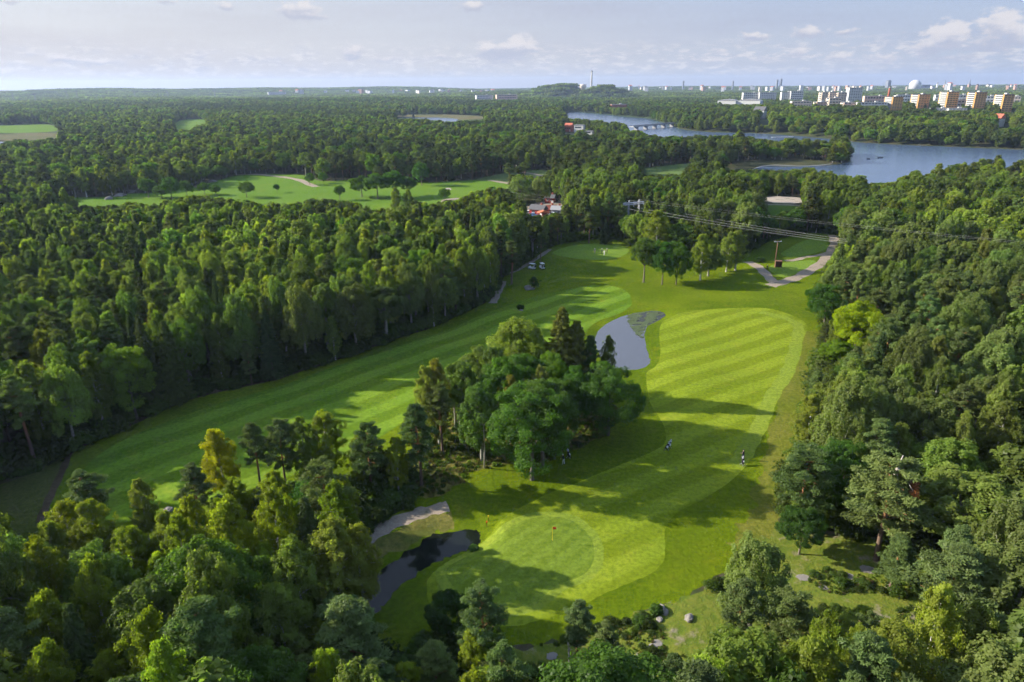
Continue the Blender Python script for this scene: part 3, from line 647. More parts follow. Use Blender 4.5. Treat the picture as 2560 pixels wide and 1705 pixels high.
def t_birch(r, H, RX, th, leaves, leaf):
    w, c = Wood(), Crown(); tl = trunk_line(r, H, H * .97, .03, .012); rad = H * .0115; tl[0, 2] = -.5
    w.tube(tl, rad * np.array([1.4, 1.05, .95, .8, .62, .45, .28, .08]), 7)
    nb = 54; m = max(2, int(leaves / nb / 8))
    for i in range(nb):
        u = (i + r.uniform(0, .9)) / nb; z = th + (H * .965 - th) * u; a = i * 2.4 + r.uniform(-.4, .4)
        pr = (math.sin(min(1, (1 - u) * 1.35 + .10) * math.pi / 2) ** .9) * (.55 + .45 * min(1, u * 5)); L = RX * pr * r.uniform(.75, 1.15)
        base = np.array([np.interp(z, tl[:, 2], tl[:, 0]), np.interp(z, tl[:, 2], tl[:, 1]), z]); dr = np.array([math.cos(a), math.sin(a), 0])
        tip = base + dr * L + np.array([0, 0, L * .45 * r.uniform(.6, 1.2)])
        if i % 3 == 0: limb(w, base, tip, rad * .25, rad * .06, .2, 4)
        cvb = np.clip(.5 + r.uniform(-.4, .4), 0, 1)
        for s in range(8):
            f = r.uniform(.35, 1.08); st = base + (tip - base) * f + r.normal(0, .28, 3) * (.5 + L * .2); ln = r.uniform(.35, 1.25) * (.5 + .22 * L) * (1.3 - .5 * u)
            t = r.uniform(0, 1, (m, 1)); side = nrm(r.normal(size=(1, 3)) * np.array([1, 1, 0]) + dr * .6)
            p = st + np.array([0, 0, -1]) * ln * t + side * .25 * np.sin(t * 2) * ln + r.normal(0, .13, (m, 3)); p[:, 2] += .25
            n = dr * .9 + np.array([0, 0, .45]) + r.normal(0, .6, (m, 3)); q = leaf * r.uniform(.7, 1.3, m)
            c.add(p, n, q * .75, q * .34, np.clip(cvb + r.uniform(-.15, .15), 0, 1), np.array([0, 0, -1.0]) + r.normal(0, .45, (m, 3)), r)
    return w, c


def t_pine(r, H, RX, th, leaves, leaf, flat_top=.3):
    w, c = Wood(), Crown(); tl = trunk_line(r, H, H * .95, .03, .02); rad = H * .0145; tl[0, 2] = -.5
    w.tube(tl, rad * np.array([1.35, 1.05, .95, .85, .7, .55, .38, .12]), 7)
    nb = 34; m = max(2, int(leaves / nb / 5))
    for i in range(nb):
        u = (i + r.uniform(0, .9)) / nb; z = th + (H * .97 - th) * u ** .85; a = i * 2.4 + r.uniform(-.5, .5)
        pr = (1 - u) ** .55 * (.6 + .4 * min(1, u * 4)) + flat_top * .35; L = RX * pr * r.uniform(.65, 1.15)
        base = np.array([np.interp(z, tl[:, 2], tl[:, 0]), np.interp(z, tl[:, 2], tl[:, 1]), z]); dr = np.array([math.cos(a), math.sin(a), 0])
        tip = base + dr * L + np.array([0, 0, L * r.uniform(.05, .45)])
        limb(w, base, tip, rad * .30, rad * .07, -.15, 4); cvb = np.clip(.5 + r.uniform(-.4, .4), 0, 1)
        for s in range(5):
            f = r.uniform(.45, 1.05); st = base + (tip - base) * f + r.normal(0, .22, 3) * np.array([1.6, 1.6, .8]) * (L * .4 + .3) + np.array([0, 0, .15]); sr = r.uniform(.40, .80) * (.5 + .2 * L)
            dd = nrm(r.normal(size=(m, 3)) + np.array([0, 0, .45])); p = st + dd * sr * (r.uniform(.1, 1, (m, 1)) ** .5) * np.array([1.15, 1.15, .55])
            n = dd * .5 + np.array([0, 0, .5]) + r.normal(0, .6, (m, 3)); q = leaf * r.uniform(.7, 1.3, m)
            c.add(p, n, q * .85, q * .30, np.clip(cvb + r.uniform(-.2, .2), 0, 1), dd + np.array([0, 0, .5]), r)
    return w, c


def t_spruce(r, H, RX, th, leaves, leaf):
    w, c = Wood(), Crown(); tl = np.stack([np.zeros(8), np.zeros(8), np.linspace(-.5, H * .985, 8)], 1); rad = H * .013
    w.tube(tl, rad * np.array([1.4, 1.1, .95, .8, .62, .45, .28, .06]), 7)
    nw = 27; per = 8; m = max(2, int(leaves / nw / per))
    for i in range(nw):
        u = i / nw; z = th + (H - th) * u ** .95; L0 = RX * (1 - u) ** .85 * (.85 if i == 0 else 1) + .18
        for b in range(per):
            a = b * 6.283 / per + i * .55 + r.uniform(-.25, .25); L = L0 * r.uniform(.70, 1.18); dr = np.array([math.cos(a), math.sin(a), 0]); sd = np.array([-dr[1], dr[0], 0])
            t = np.sqrt(r.uniform(.02, 1, (m, 1))); lat = r.uniform(-1, 1, (m, 1)) * .34 * L * (1.08 - t) + r.normal(0, .04, (m, 1))
            drop = L * (.10 * t - .42 * t ** 1.4 + .20 * t ** 3); p = np.array([0, 0, z + L * .12]) + dr * L * t + sd * lat + np.array([0, 0, 1]) * (drop - abs(lat) * .4 - r.uniform(0, .22, (m, 1)) * (1 if leaf < .5 else 1.5))
            n = np.array([0, 0, .8]) + dr * .5 + r.normal(0, .5, (m, 3)); q = leaf * r.uniform(.7, 1.3, m)
            c.add(p, n, q * .9, q * .36, np.clip(.5 + r.uniform(-.45, .45), 0, 1), dr + sd * np.sign(lat) * .8 + np.array([0, 0, -.5]), r)
    return w, c


def t_shrub(r, RX, H, leaves, leaf):
    w, c = Wood(), Crown(); nl = 9
    for k in range(nl):
        a = k * 2.4; q = math.sqrt((k + .3) / nl); ctr = np.array([RX * .62 * q * math.cos(a), RX * .62 * q * math.sin(a), H * (.62 - .32 * q) * r.uniform(.8, 1.2)]); lr = RX * r.uniform(.30, .48); m = leaves // nl
        dd = nrm(r.normal(size=(m, 3)) + np.array([0, 0, .5])); p = ctr + dd * lr * (r.uniform(.2, 1, (m, 1)) ** .45); p[:, 2] = np.abs(p[:, 2]); n = dd + np.array([0, 0, .35]) + r.normal(0, .45, (m, 3)); s = leaf * r.uniform(.7, 1.3, m)
        c.add(p, n, s * .6, s * .42, r.uniform(.1, .9, m) * .5 + r.uniform(.0, .5), None, r)
        limb(w, np.array([0, 0, 0.]), ctr, .05, .02, .1, 4)
    return w, c


# kind -> nominal height, crown radius, first-branch height
NOM = {'oak': [(14, 5.6, 3.0), (13, 6.2, 2.2), (15, 5.0, 4.0), (12, 4.6, 2.6)], 'aspen': [(15, 3.2, 2.6), (14, 3.6, 1.8), (16, 2.7, 3.6), (13, 3.1, 1.6)], 'birch': [(15, 2.4, 2.6), (14, 2.7, 1.8), (16, 2.2, 3.6), (12, 2.2, 1.4)],
       'pine': [(15, 2.7, 5.5), (14, 3.1, 4.0), (16, 2.5, 7.0), (12, 2.6, 2.5)], 'spruce': [(18, 3.6, 1.2), (15, 3.0, .8), (12, 2.6, .6)]}
LOD = {0: {'oak': (32000, .215), 'aspen': (26000, .20), 'birch': (23000, .18), 'pine': (21000, .21), 'spruce': (22000, .24)},
       1: {'oak': (6200, .50), 'aspen': (5600, .46), 'birch': (5200, .41), 'pine': (4800, .47), 'spruce': (5000, .50)},
       2: {'oak': (620, 1.55), 'aspen': (560, 1.40), 'birch': (520, 1.20), 'pine': (520, 1.30), 'spruce': (540, 1.35)}}
BARKS = {'oak': 'bark_oak', 'aspen': 'bark_aspen', 'birch': 'bark_birch', 'pine': 'bark_pine', 'spruce': 'bark_spruce'}


def make_tree(kind, var, lod):
    r = np.random.default_rng(sum(map(ord, kind)) * 31 + var * 7); H, RX, th = NOM[kind][var]; nl, lf = LOD[lod][kind]
    if kind == 'oak': return t_broad(r, H, RX, th, 22, nl, lf)
    if kind == 'aspen': return t_broad(r, H, RX, th, 34, nl, lf, 'ovoid', 11, 1.05)
    if kind == 'birch': return t_birch(r, H, RX, th, nl, lf)
    if kind == 'pine': return t_pine(r, H, RX, th, nl, lf, (.3, .5, .2, .1)[var])
    return t_spruce(r, H, RX, th, nl, lf)


SOLO = {}      # (kind, var, lod) -> (trunk mesh, crown mesh) for trees that are things of their own
def solo(kind, var, lod):
    k = (kind, var, lod)
    if k not in SOLO:
        w, c = make_tree(kind, var, lod); SOLO[k] = (w.mesh('trunk', BARKS[kind]), c.mesh('crown', 'leaf_' + kind))
    return SOLO[k]


MASSC = bpy.data.collections.new('tree_sources'); MASSN = {}     # not linked to the scene: sources of the woods that read as one mass
def mass(kind, var, lod):
    k = (kind, var, lod)
    if k not in MASSN:
        w, c = make_tree(kind, var, lod); cm = c.mesh('mass_crown', 'mass_' + kind); bm = bmesh.new(); bm.from_mesh(cm)
        tm = w.mesh('mass_trunk', BARKS[kind]); n0 = len(bm.faces)
        if lod < 2: bm.from_mesh(tm)
        bm.faces.ensure_lookup_table()
        for f in bm.faces[n0:]: f.material_index = 1
        me = bpy.data.meshes.new('mass_tree'); bm.to_mesh(me); bm.free(); me.materials.append(MATS['mass_' + kind]); me.materials.append(MATS[BARKS[kind]])
        nm = 'source_%03d' % len(MASSN); o = bpy.data.objects.new(nm, me); MASSC.objects.link(o); MASSN[k] = len(MASSN)
    return MASSN[k]


def add_source(me):
    o = bpy.data.objects.new('source_%03d' % len(MASSN), me); MASSC.objects.link(o); MASSN[('x', o.name)] = len(MASSN); return len(MASSN) - 1


def scatter(name, pts, pid, rz, sc, label, cat):
    """one mass of instances (kind stuff)"""
    me = bpy.data.meshes.new(name); me.vertices.add(len(pts)); me.vertices.foreach_set('co', np.asarray(pts, np.float32).ravel())
    for an, ty, val in (('pid', 'INT', np.asarray(pid, np.int32)), ('rz', 'FLOAT', np.asarray(rz, np.float32))):
        a = me.attributes.new(an, ty, 'POINT'); a.data.foreach_set('value', val)
    a = me.attributes.new('sc', 'FLOAT_VECTOR', 'POINT'); a.data.foreach_set('vector', np.asarray(sc, np.float32).ravel()); me.update()
    o = bpy.data.objects.new(name, me); COL.objects.link(o); tag(o, label, cat, None, 'stuff')
    gt = bpy.data.node_groups.new(name + '_nodes', 'GeometryNodeTree'); gt.interface.new_socket('Geometry', in_out='INPUT', socket_type='NodeSocketGeometry'); gt.interface.new_socket('Geometry', in_out='OUTPUT', socket_type='NodeSocketGeometry')
    N, Lk = gt.nodes, gt.links; gi = N.new('NodeGroupInput'); go = N.new('NodeGroupOutput'); iop = N.new('GeometryNodeInstanceOnPoints'); ci = N.new('GeometryNodeCollectionInfo')
    ci.inputs['Collection'].default_value = MASSC; ci.inputs['Separate Children'].default_value = True; ci.inputs['Reset Children'].default_value = True
    def attr(nm, ty):
        q = N.new('GeometryNodeInputNamedAttribute'); q.data_type = ty; q.inputs['Name'].default_value = nm; return q.outputs['Attribute']
    cx = N.new('ShaderNodeCombineXYZ'); Lk.new(attr('rz', 'FLOAT'), cx.inputs[2]); mp = N.new('GeometryNodeMeshToPoints')
    Lk.new(gi.outputs[0], mp.inputs[0]); Lk.new(mp.outputs[0], iop.inputs['Points']); Lk.new(ci.outputs[0], iop.inputs['Instance']); iop.inputs['Pick Instance'].default_value = True
    Lk.new(attr('pid', 'INT'), iop.inputs['Instance Index']); Lk.new(cx.outputs[0], iop.inputs['Rotation']); Lk.new(attr('sc', 'FLOAT_VECTOR'), iop.inputs['Scale']); Lk.new(iop.outputs[0], go.inputs[0])
    md = o.modifiers.new('instances', 'NODES'); md.node_group = gt; return o


TREE_NAME = {'oak': 'oak_tree', 'aspen': 'aspen_tree', 'birch': 'birch_tree', 'pine': 'pine_tree', 'spruce': 'spruce_tree'}
def put_tree(kind, base, h, rad, label, group=None, tint=(1, 1, 1), var=None, rz=None, lod=0):
    v = int(rng.integers(len(NOM[kind]))) if var is None else var; H, RX, _ = NOM[kind][v]; tm, cm = solo(kind, v, lod)
    e = bpy.data.objects.new(TREE_NAME[kind], None); COL.objects.link(e); e.empty_display_size = .5; e.location = base; e.rotation_euler = (0, 0, rng.uniform(0, 6.28) if rz is None else rz); s = rad / RX; e.scale = (s, s, h / H)
    for nm, me in (('trunk', tm), ('crown', cm)):
        o = bpy.data.objects.new(nm, me); COL.objects.link(o); o.parent = e; o.color = (*tint, 1)
    tag(e, label, 'tree', group); return e


ALL = []     # x, y, rad of every tree standing so far
def hero(kind, bx, by, top_y, wpx, label, tint=(1, 1, 1), var=None, group=None):
    """a single tree: foot and top read off the photograph, turned into metres"""
    p = ground_at(bx, by); dist = math.hypot(p[0], p[1]); d = ray([bx], [top_y])[0]; zt = CAM_H + d[2] / math.hypot(d[0], d[1]) * dist; h = max(2.0, zt - p[2])
    _, _, dep = project(p[None]); rad = wpx / FPX * dep[0] / 2; ALL.append((p[0], p[1], rad))
    cy, hy = top_y + (by - top_y) * .36, (by - top_y) * .34; s = (((_gx - bx) / (wpx * .36)) ** 2 + ((_gy - cy) / hy) ** 2 < 1); MASK[s] = np.maximum(MASK[s], dist - rad)
    return put_tree(kind, p, h, rad, label, group, tint, var)


YEL = (1.28, 1.20, .55); LT = (1.30, 1.25, .85); DK = (.62, .70, .72); OLV = (1.05, 1.04, .8); GRY = (1.02, 1.0, 1.15)
def heroes():
    # the clump between the two fairways
    hero('oak', 1330, 1199, 972, 205, 'big oak with bare grey trunk standing on the rough before the clump', (1.05, 1.08, .95), 0)
    hero('oak', 1356, 1167, 945, 165, 'oak just behind the big bare-trunked oak', (.9, .95, 1.1), 2)
    hero('oak', 1520, 1088, 915, 176, 'broad dark-sided round oak nearest the striped fairway', (.85, .95, .9), 1)
    hero('spruce', 1401, 1000, 761, 128, 'taller of the two brown-topped spruces in the clump', (2.1, 1.7, .9), 0)
    hero('spruce', 1437, 998, 797, 116, 'shorter of the two brown-topped spruces, next to the pond', (2.1, 1.7, .9), 1)
    hero('birch', 1512, 1000, 838, 40, 'thin weeping birch at the pond edge', (.7, .75, .7), 2); hero('pine', 1476, 1005, 838, 55, 'small dark pine beside the twin spruces', (.7, .8, .8), 3)
    hero('aspen', 1290, 990, 801, 155, 'tall pale yellow-green tree at the back of the clump', (1.6, 1.45, .95), 1); hero('aspen', 1200, 1010, 858, 90, 'pale narrow tree left of the tall yellow-green one', (1.3, 1.3, 1.0), 2)
    hero('birch', 1072, 1120, 915, 62, 'pale birch at the outer end of the clump', (1.15, 1.1, 1.05), 0); hero('birch', 1098, 1110, 900, 66, 'reddish-topped birch at the outer end of the clump', (1.35, 1.1, .85), 1)
    hero('aspen', 1153, 1081, 888, 92, 'slim-trunked aspen with light showing beneath its crown', (1.05, 1.1, .9), 2); hero('aspen', 1139, 1072, 930, 50, 'thin young aspen beside the slim-trunked one', (1, 1.1, .9), 2)
    hero('pine', 1054, 1215, 1008, 90, 'sparse pine at the lower left corner of the clump', (.95, 1, .9), 0); hero('pine', 1107, 1133, 958, 70, 'pine with a reddish bare trunk in the clump', (1.05, 1, .85), 2)
    hero('aspen', 1205, 1150, 965, 105, 'dense green tree behind the bare white stem', (.9, 1.0, .85), 3)
    for i, (x, y, t, w, k, q, c) in enumerate([(1255, 1085, 900, 110, 'oak', 'bright green oak in the middle of the clump', (1, 1.1, .9)), (1310, 1060, 880, 110, 'oak', 'dense oak below the tall pale tree', (.85, .95, .8)), (1385, 1050, 880, 95, 'oak', 'sunny green oak under the spruces', (1.25, 1.3, .8)), (1345, 1090, 915, 60, 'birch', 'greyish thin birch inside the clump', (1.2, 1.05, 1.2)),
                                             (1275, 1110, 940, 60, 'birch', 'brownish birch inside the clump', (1.3, 1.0, 1.0)), (1435, 1085, 920, 90, 'oak', 'shaded oak filling the gap beside the round oak', (.8, .9, .8)), (1240, 1030, 870, 80, 'aspen', 'dark aspen behind the middle of the clump', (.8, .9, .8)), (1400, 1110, 945, 100, 'oak', 'oak between the bare-trunked and the round oak', (.85, .9, 1.0))]):
        hero(k, x, y, t, w, q, c)
    # front of the picture
    hero('birch', 858, 1560, 1283, 120, 'tall pointed birch beside the dark pond', (1.2, 1.15, 1.1), 2); hero('birch', 912, 1530, 1303, 95, 'golden-flecked birch overhanging the dark pond', (1.3, 1.15, .8), 0)
    hero('birch', 770, 1600, 1335, 130, 'broad weeping silver birch left of the pointed one', (1.25, 1.2, 1.2), 1); hero('birch', 728, 1690, 1465, 150, 'weeping birch with a white trunk at the lower edge', (1.25, 1.2, 1.15), 3)
    hero('pine', 895, 1745, 1480, 190, 'large blue-green pine below the dark pond', (1.25, 1.3, 1.25), 3); hero('oak', 1120, 1610, 1483, 100, 'dark round tree before the putting green', (.42, .55, .62), 3)
    hero('pine', 1212, 1680, 1462, 112, 'bushy pine before the putting green', (1.05, 1.1, 1.05), 1); hero('birch', 1190, 1710, 1575, 72, 'small yellow birch under the bushy pine', (1.5, 1.35, .7), 3); hero('pine', 1100, 1790, 1610, 120, 'young bright pine at the lower edge', (1.25, 1.35, 1.1), 3)
    hero('pine', 1440, 1680, 1503, 78, 'slim pointed young pine on the heath', (1.1, 1.15, 1.2), 2); hero('pine', 1510, 1720, 1560, 80, 'thin loose pine on the heath behind the slim one', (1.2, 1.2, 1.1), 0)
    hero('birch', 568, 1240, 1072, 85, 'bright yellow birch before the shaded fairway', (2.1, 1.6, .32), 3); hero('pine', 655, 1240, 1050, 62, 'thin tall pine beside the bright yellow birch', (.95, .95, .85), 2)
    hero('pine', 245, 1350, 1172, 105, 'flat-topped pine rising before the shaded fairway', (1.05, 1.05, 1.0), 1); hero('birch', 375, 1365, 1188, 62, 'narrow birch standing before the shaded fairway', OLV, 2); hero('pine', 510, 1330, 1155, 80, 'thin-topped pine in the near wood by the shaded fairway', (.9, .95, .9), 0)
    hero('birch', 190, 1420, 1245, 100, 'yellow-olive birch in the near wood, by the flat-topped pine', YEL, 1); hero('birch', 262, 1430, 1240, 95, 'yellow-olive birch below the flat-topped pine', YEL, 0); hero('birch', 345, 1470, 1310, 95, 'golden birch in the near wood', YEL, 3)
    hero('birch', 830, 1190, 1025, 95, 'yellow-green birch at the end of the near wood', YEL, 0); hero('birch', 770, 1210, 1040, 85, 'olive birch near the end of the near wood', OLV, 1); hero('birch', 610, 1340, 1195, 80, 'yellow birch among pines in the near wood', YEL, 3); hero('pine', 930, 1240, 1060, 85, 'pine at the end of the near wood', (.9, .95, .9), 1); hero('pine', 715, 1220, 1050, 85, 'broad pine between yellow birches', (.9, .95, 1), 1)
    # right side
    hero('aspen', 1872, 1575, 1340, 150, 'pale bushy aspen between heath and rough', (1.25, 1.25, 1.35), 3); hero('oak', 1997, 1385, 1270, 102, 'small dark oak at the edge of the right-hand wood', (.55, .65, .6), 3)
    hero('pine', 1990, 1330, 1110, 130, 'dense dark pine at the edge of the rough', (.85, .9, .8), 1); hero('oak', 2085, 1300, 1095, 140, 'dark leafy tree behind the dense pine', (.7, .85, .75), 0)
    op = hero('pine', 2190, 1400, 1135, 175, 'old pine with a rusty dead top', (1.15, 1.2, 1.1), 1); r = np.random.default_rng(5); c = Crown(); w = Wood()
    for i in range(9):
        a = -1.7 + r.uniform(-1.3, 1.3); L = r.uniform(.9, 2.0); tip = np.array([L * math.cos(a), L * math.sin(a), 12.1 - .35 * L - r.uniform(0, 1.0)]); limb(w, np.array([0, 0, 12.8]), tip, .07, .02, .3)
        if i < 6: dd = nrm(r.normal(size=(90, 3))); c.add(tip + dd * .42 * r.uniform(.2, 1, (90, 1)), dd + r.normal(0, .4, (90, 3)), .17, .06, r.uniform(0, 1), dd, r)
    limb(w, np.array([0, 0, 12.0]), np.array([.1, -.3, 14.6]), .12, .03)
    for nm_, me_ in (('dead_branches', w.mesh('dead_branches', 'bark_dead')), ('dead_needles', c.mesh('dead_needles', 'leaf_rust'))): o = bpy.data.objects.new(nm_, me_); COL.objects.link(o); o.parent = op; o['label'] = 'rusty brown dead ' + nm_[5:]
    hero('pine', 2225, 1470, 1335, 95, 'small loose pine on the bare rock', (.9, 1, .9), 3)
    hero('aspen', 2380, 1400, 1145, 230, 'large pale poplar with a white trunk in the right-hand wood', (1.2, 1.2, 1.05), 0); hero('aspen', 2330, 1290, 1095, 180, 'bright poplar behind the large pale poplar', (1.2, 1.28, .95), 1)
    hero('oak', 2058, 822, 708, 100, 'dark round oak standing out from the right-hand wood', (.62, .78, .55), 0); hero('oak', 2130, 905, 755, 115, 'yellow maple with bare twigs beside the dark round oak', (2.7, 1.95, .32), 3); hero('oak', 2085, 920, 850, 75, 'low yellow-green tree under the yellow maple', (1.6, 1.45, .6), 3)
    hero('birch', 2015, 1130, 985, 75, 'drooping birch leaning over the rough', (1.35, 1.2, .9), 0); hero('pine', 1835, 1650, 1440, 95, 'loose pine where heath meets rough', (1.0, 1.05, 1.0), 2); hero('pine', 1955, 1700, 1470, 120, 'pine with a browned top above the rocks', (1.05, 1.05, .95), 1)
    # beyond the fairways
    hero('oak', 1609, 706, 590, 72, 'round tree with a clear trunk at the end of the clump above the pond', (.95, .95, .9), 2); hero('oak', 1655, 712, 600, 66, 'dark green oak in the clump above the pond', (.75, .9, .6), 0); hero('oak', 1690, 712, 602, 72, 'denser green oak in the clump above the pond', (.8, .95, .6), 1)
    hero('birch', 1750, 700, 585, 52, 'pale birch in the clump above the pond', LT, 0); hero('aspen', 1770, 690, 610, 60, 'low tree at the end of the clump above the pond', (.95, 1, .9), 3); hero('birch', 1815, 680, 580, 56, 'light grey-green birch by the forked path', (1.3, 1.25, 1.2), 1); hero('birch', 1838, 676, 575, 50, 'second light birch by the forked path', (1.3, 1.25, 1.2), 2)
    hero('birch', 1640, 640, 525, 62, 'tall pale birch behind the clump above the pond', (1.25, 1.2, .9), 0)
    hero('pine', 1279, 710, 600, 48, 'single pine with a bare trunk above the shaded fairway', (.9, .95, .8), 2); hero('pine', 1352, 660, 585, 26, 'slim pine beside the white carts', (.75, .85, .7), 0); hero('pine', 1336, 722, 692, 28, 'little dark pine on the rock mound', (.45, .6, .45), 3)
    hero('spruce', 1513, 610, 548, 34, 'dark spruce behind the raised green', (.7, .8, .7), 1); hero('pine', 1472, 608, 530, 34, 'thin pine behind the raised green', (.8, .85, .7), 2)
    # far course
    for x, y, t, w, q in [(512, 486, 456, 30, 'bushy oak at the lower rim of the far fairway'), (540, 489, 462, 24, 'small oak beside the bushy one at the far fairway'), (850, 500, 462, 30, 'oak jutting into the far fairway before the clump'), (1110, 500, 470, 30, 'oak at the lower rim beside the far sand'), (775, 462, 432, 26, 'oak where the far path bends'), (808, 458, 430, 24, 'second oak beyond the bend of the far path')]: hero('oak', x, y, t, w, q, (.85, .95, .75))
    hero('oak', 617, 493, 453, 42, 'single round tree on the far fairway', (.9, .95, .8), 0); hero('oak', 693, 483, 459, 17, 'small dark lone tree on the far fairway', (.55, .7, .5), 2)
    for i, (x, y, t, w, q) in enumerate([(372, 494, 445, 42, 'left'), (405, 497, 462, 40, 'low'), (430, 499, 441, 48, 'tallest'), (468, 490, 450, 34, 'last')]):
        hero('oak', x, y, t, w, {'left': 'first dark tree of the short row on the far fairway', 'low': 'low bush-like tree in the short row on the far fairway', 'tallest': 'tallest tree of the short row on the far fairway', 'last': 'pale last tree of the short row on the far fairway'}[q], (.8, .88, .75))
    for x, y, t, w, q in [(905, 492, 440, 55, 'outermost oak of the far clump'), (945, 497, 430, 60, 'oak in the middle of the far clump'), (985, 494, 425, 60, 'spreading oak of the far clump'), (1055, 464, 405, 44, 'bright green oak standing beside the far clump'), (1018, 490, 440, 48, 'shaded oak of the far clump')]:
        hero('oak', x, y, t, w, q, (.85, .95, .75))
    for x, y, t, w, q in [(990, 540, 468, 26, 'narrow pointed tree before the far fairway'), (1023, 540, 473, 26, 'second narrow pointed tree before the far fairway'), (1300, 520, 445, 66, 'silvery willow by the farmyard'), (1345, 520, 447, 56, 'second silvery willow by the farmyard')]:
        hero('aspen' if 'willow' in q else 'birch', x, y, t, w, q, (1.6, 1.5, 2.0) if 'willow' in q else (1.1, 1.15, .9), 1 if 'willow' in q else 2)


heroes()

# ---- the woods
def near_any(P, keys):
    s = np.zeros(len(P), bool)
    for k in keys:
        p = G[k]; b = (P >= p.min(0)).all(1) & (P <= p.max(0)).all(1); i = np.where(b)[0]
        if len(i): s[i[pip(P[i], p)]] = True
    return s


def poisson(P, rad, exist, cell=9.0):
    """thin a list of candidates so crowns keep their distance; first come, first served"""
    grid = {}
    for x, y, r_ in exist: grid.setdefault((int(x // cell), int(y // cell)), []).append((x, y, r_))
    keep = []
    for i, ((x, y), r_) in enumerate(zip(P, rad)):
        cx, cy = int(x // cell), int(y // cell); ok = True
        for a in (-1, 0, 1):
            for b in (-1, 0, 1):
                for (u, v, q) in grid.get((cx + a, cy + b), ()):
                    if (u - x) ** 2 + (v - y) ** 2 < (.72 * (r_ + q)) ** 2: ok = False; break
                if not ok: break
            if not ok: break
        if ok: keep.append(i); grid.setdefault((cx, cy), []).append((x, y, r_))
    return np.array(keep, int)


def fnoise(P, sc, seed):
    r = np.random.default_rng(seed); v = np.zeros(len(P))
    for k in range(6):
        a = r.uniform(0, 6.28); f = sc * r.uniform(.6, 1.8); v += np.sin((P[:, 0] * math.cos(a) + P[:, 1] * math.sin(a)) * f + r.uniform(0, 6.28))
    return v / 6


NOTREE = ['rough', 'fairway_left', 'fairway_main', 'lake', 'inlet', 'water_left', 'pond_near', 'pond_far', 'reed_bed', 'field_course', 'field_left', 'field_mid', 'marsh_left', 'marsh_far', 'meadow_right', 'meadow_mid', 'meadow_centre', 'farmyard', 'sand_arena', 'arena_grass', 'path_pond', 'path_a', 'path_b', 'path_c']
KINDS = ['birch', 'pine', 'aspen', 'oak', 'spruce']
LEFTW = flat(D([(-700, 1400), (150, 1060), (560, 885), (1140, 690), (1180, 610), (1340, 550), (1300, 480), (900, 470), (-900, 480)]))
NEARW = flat(D([(-300, 1200), (100, 1190), (500, 1080), (960, 960), (1030, 1080), (860, 1250), (860, 1480), (1100, 1500), (1100, 2400), (-900, 2400)]))


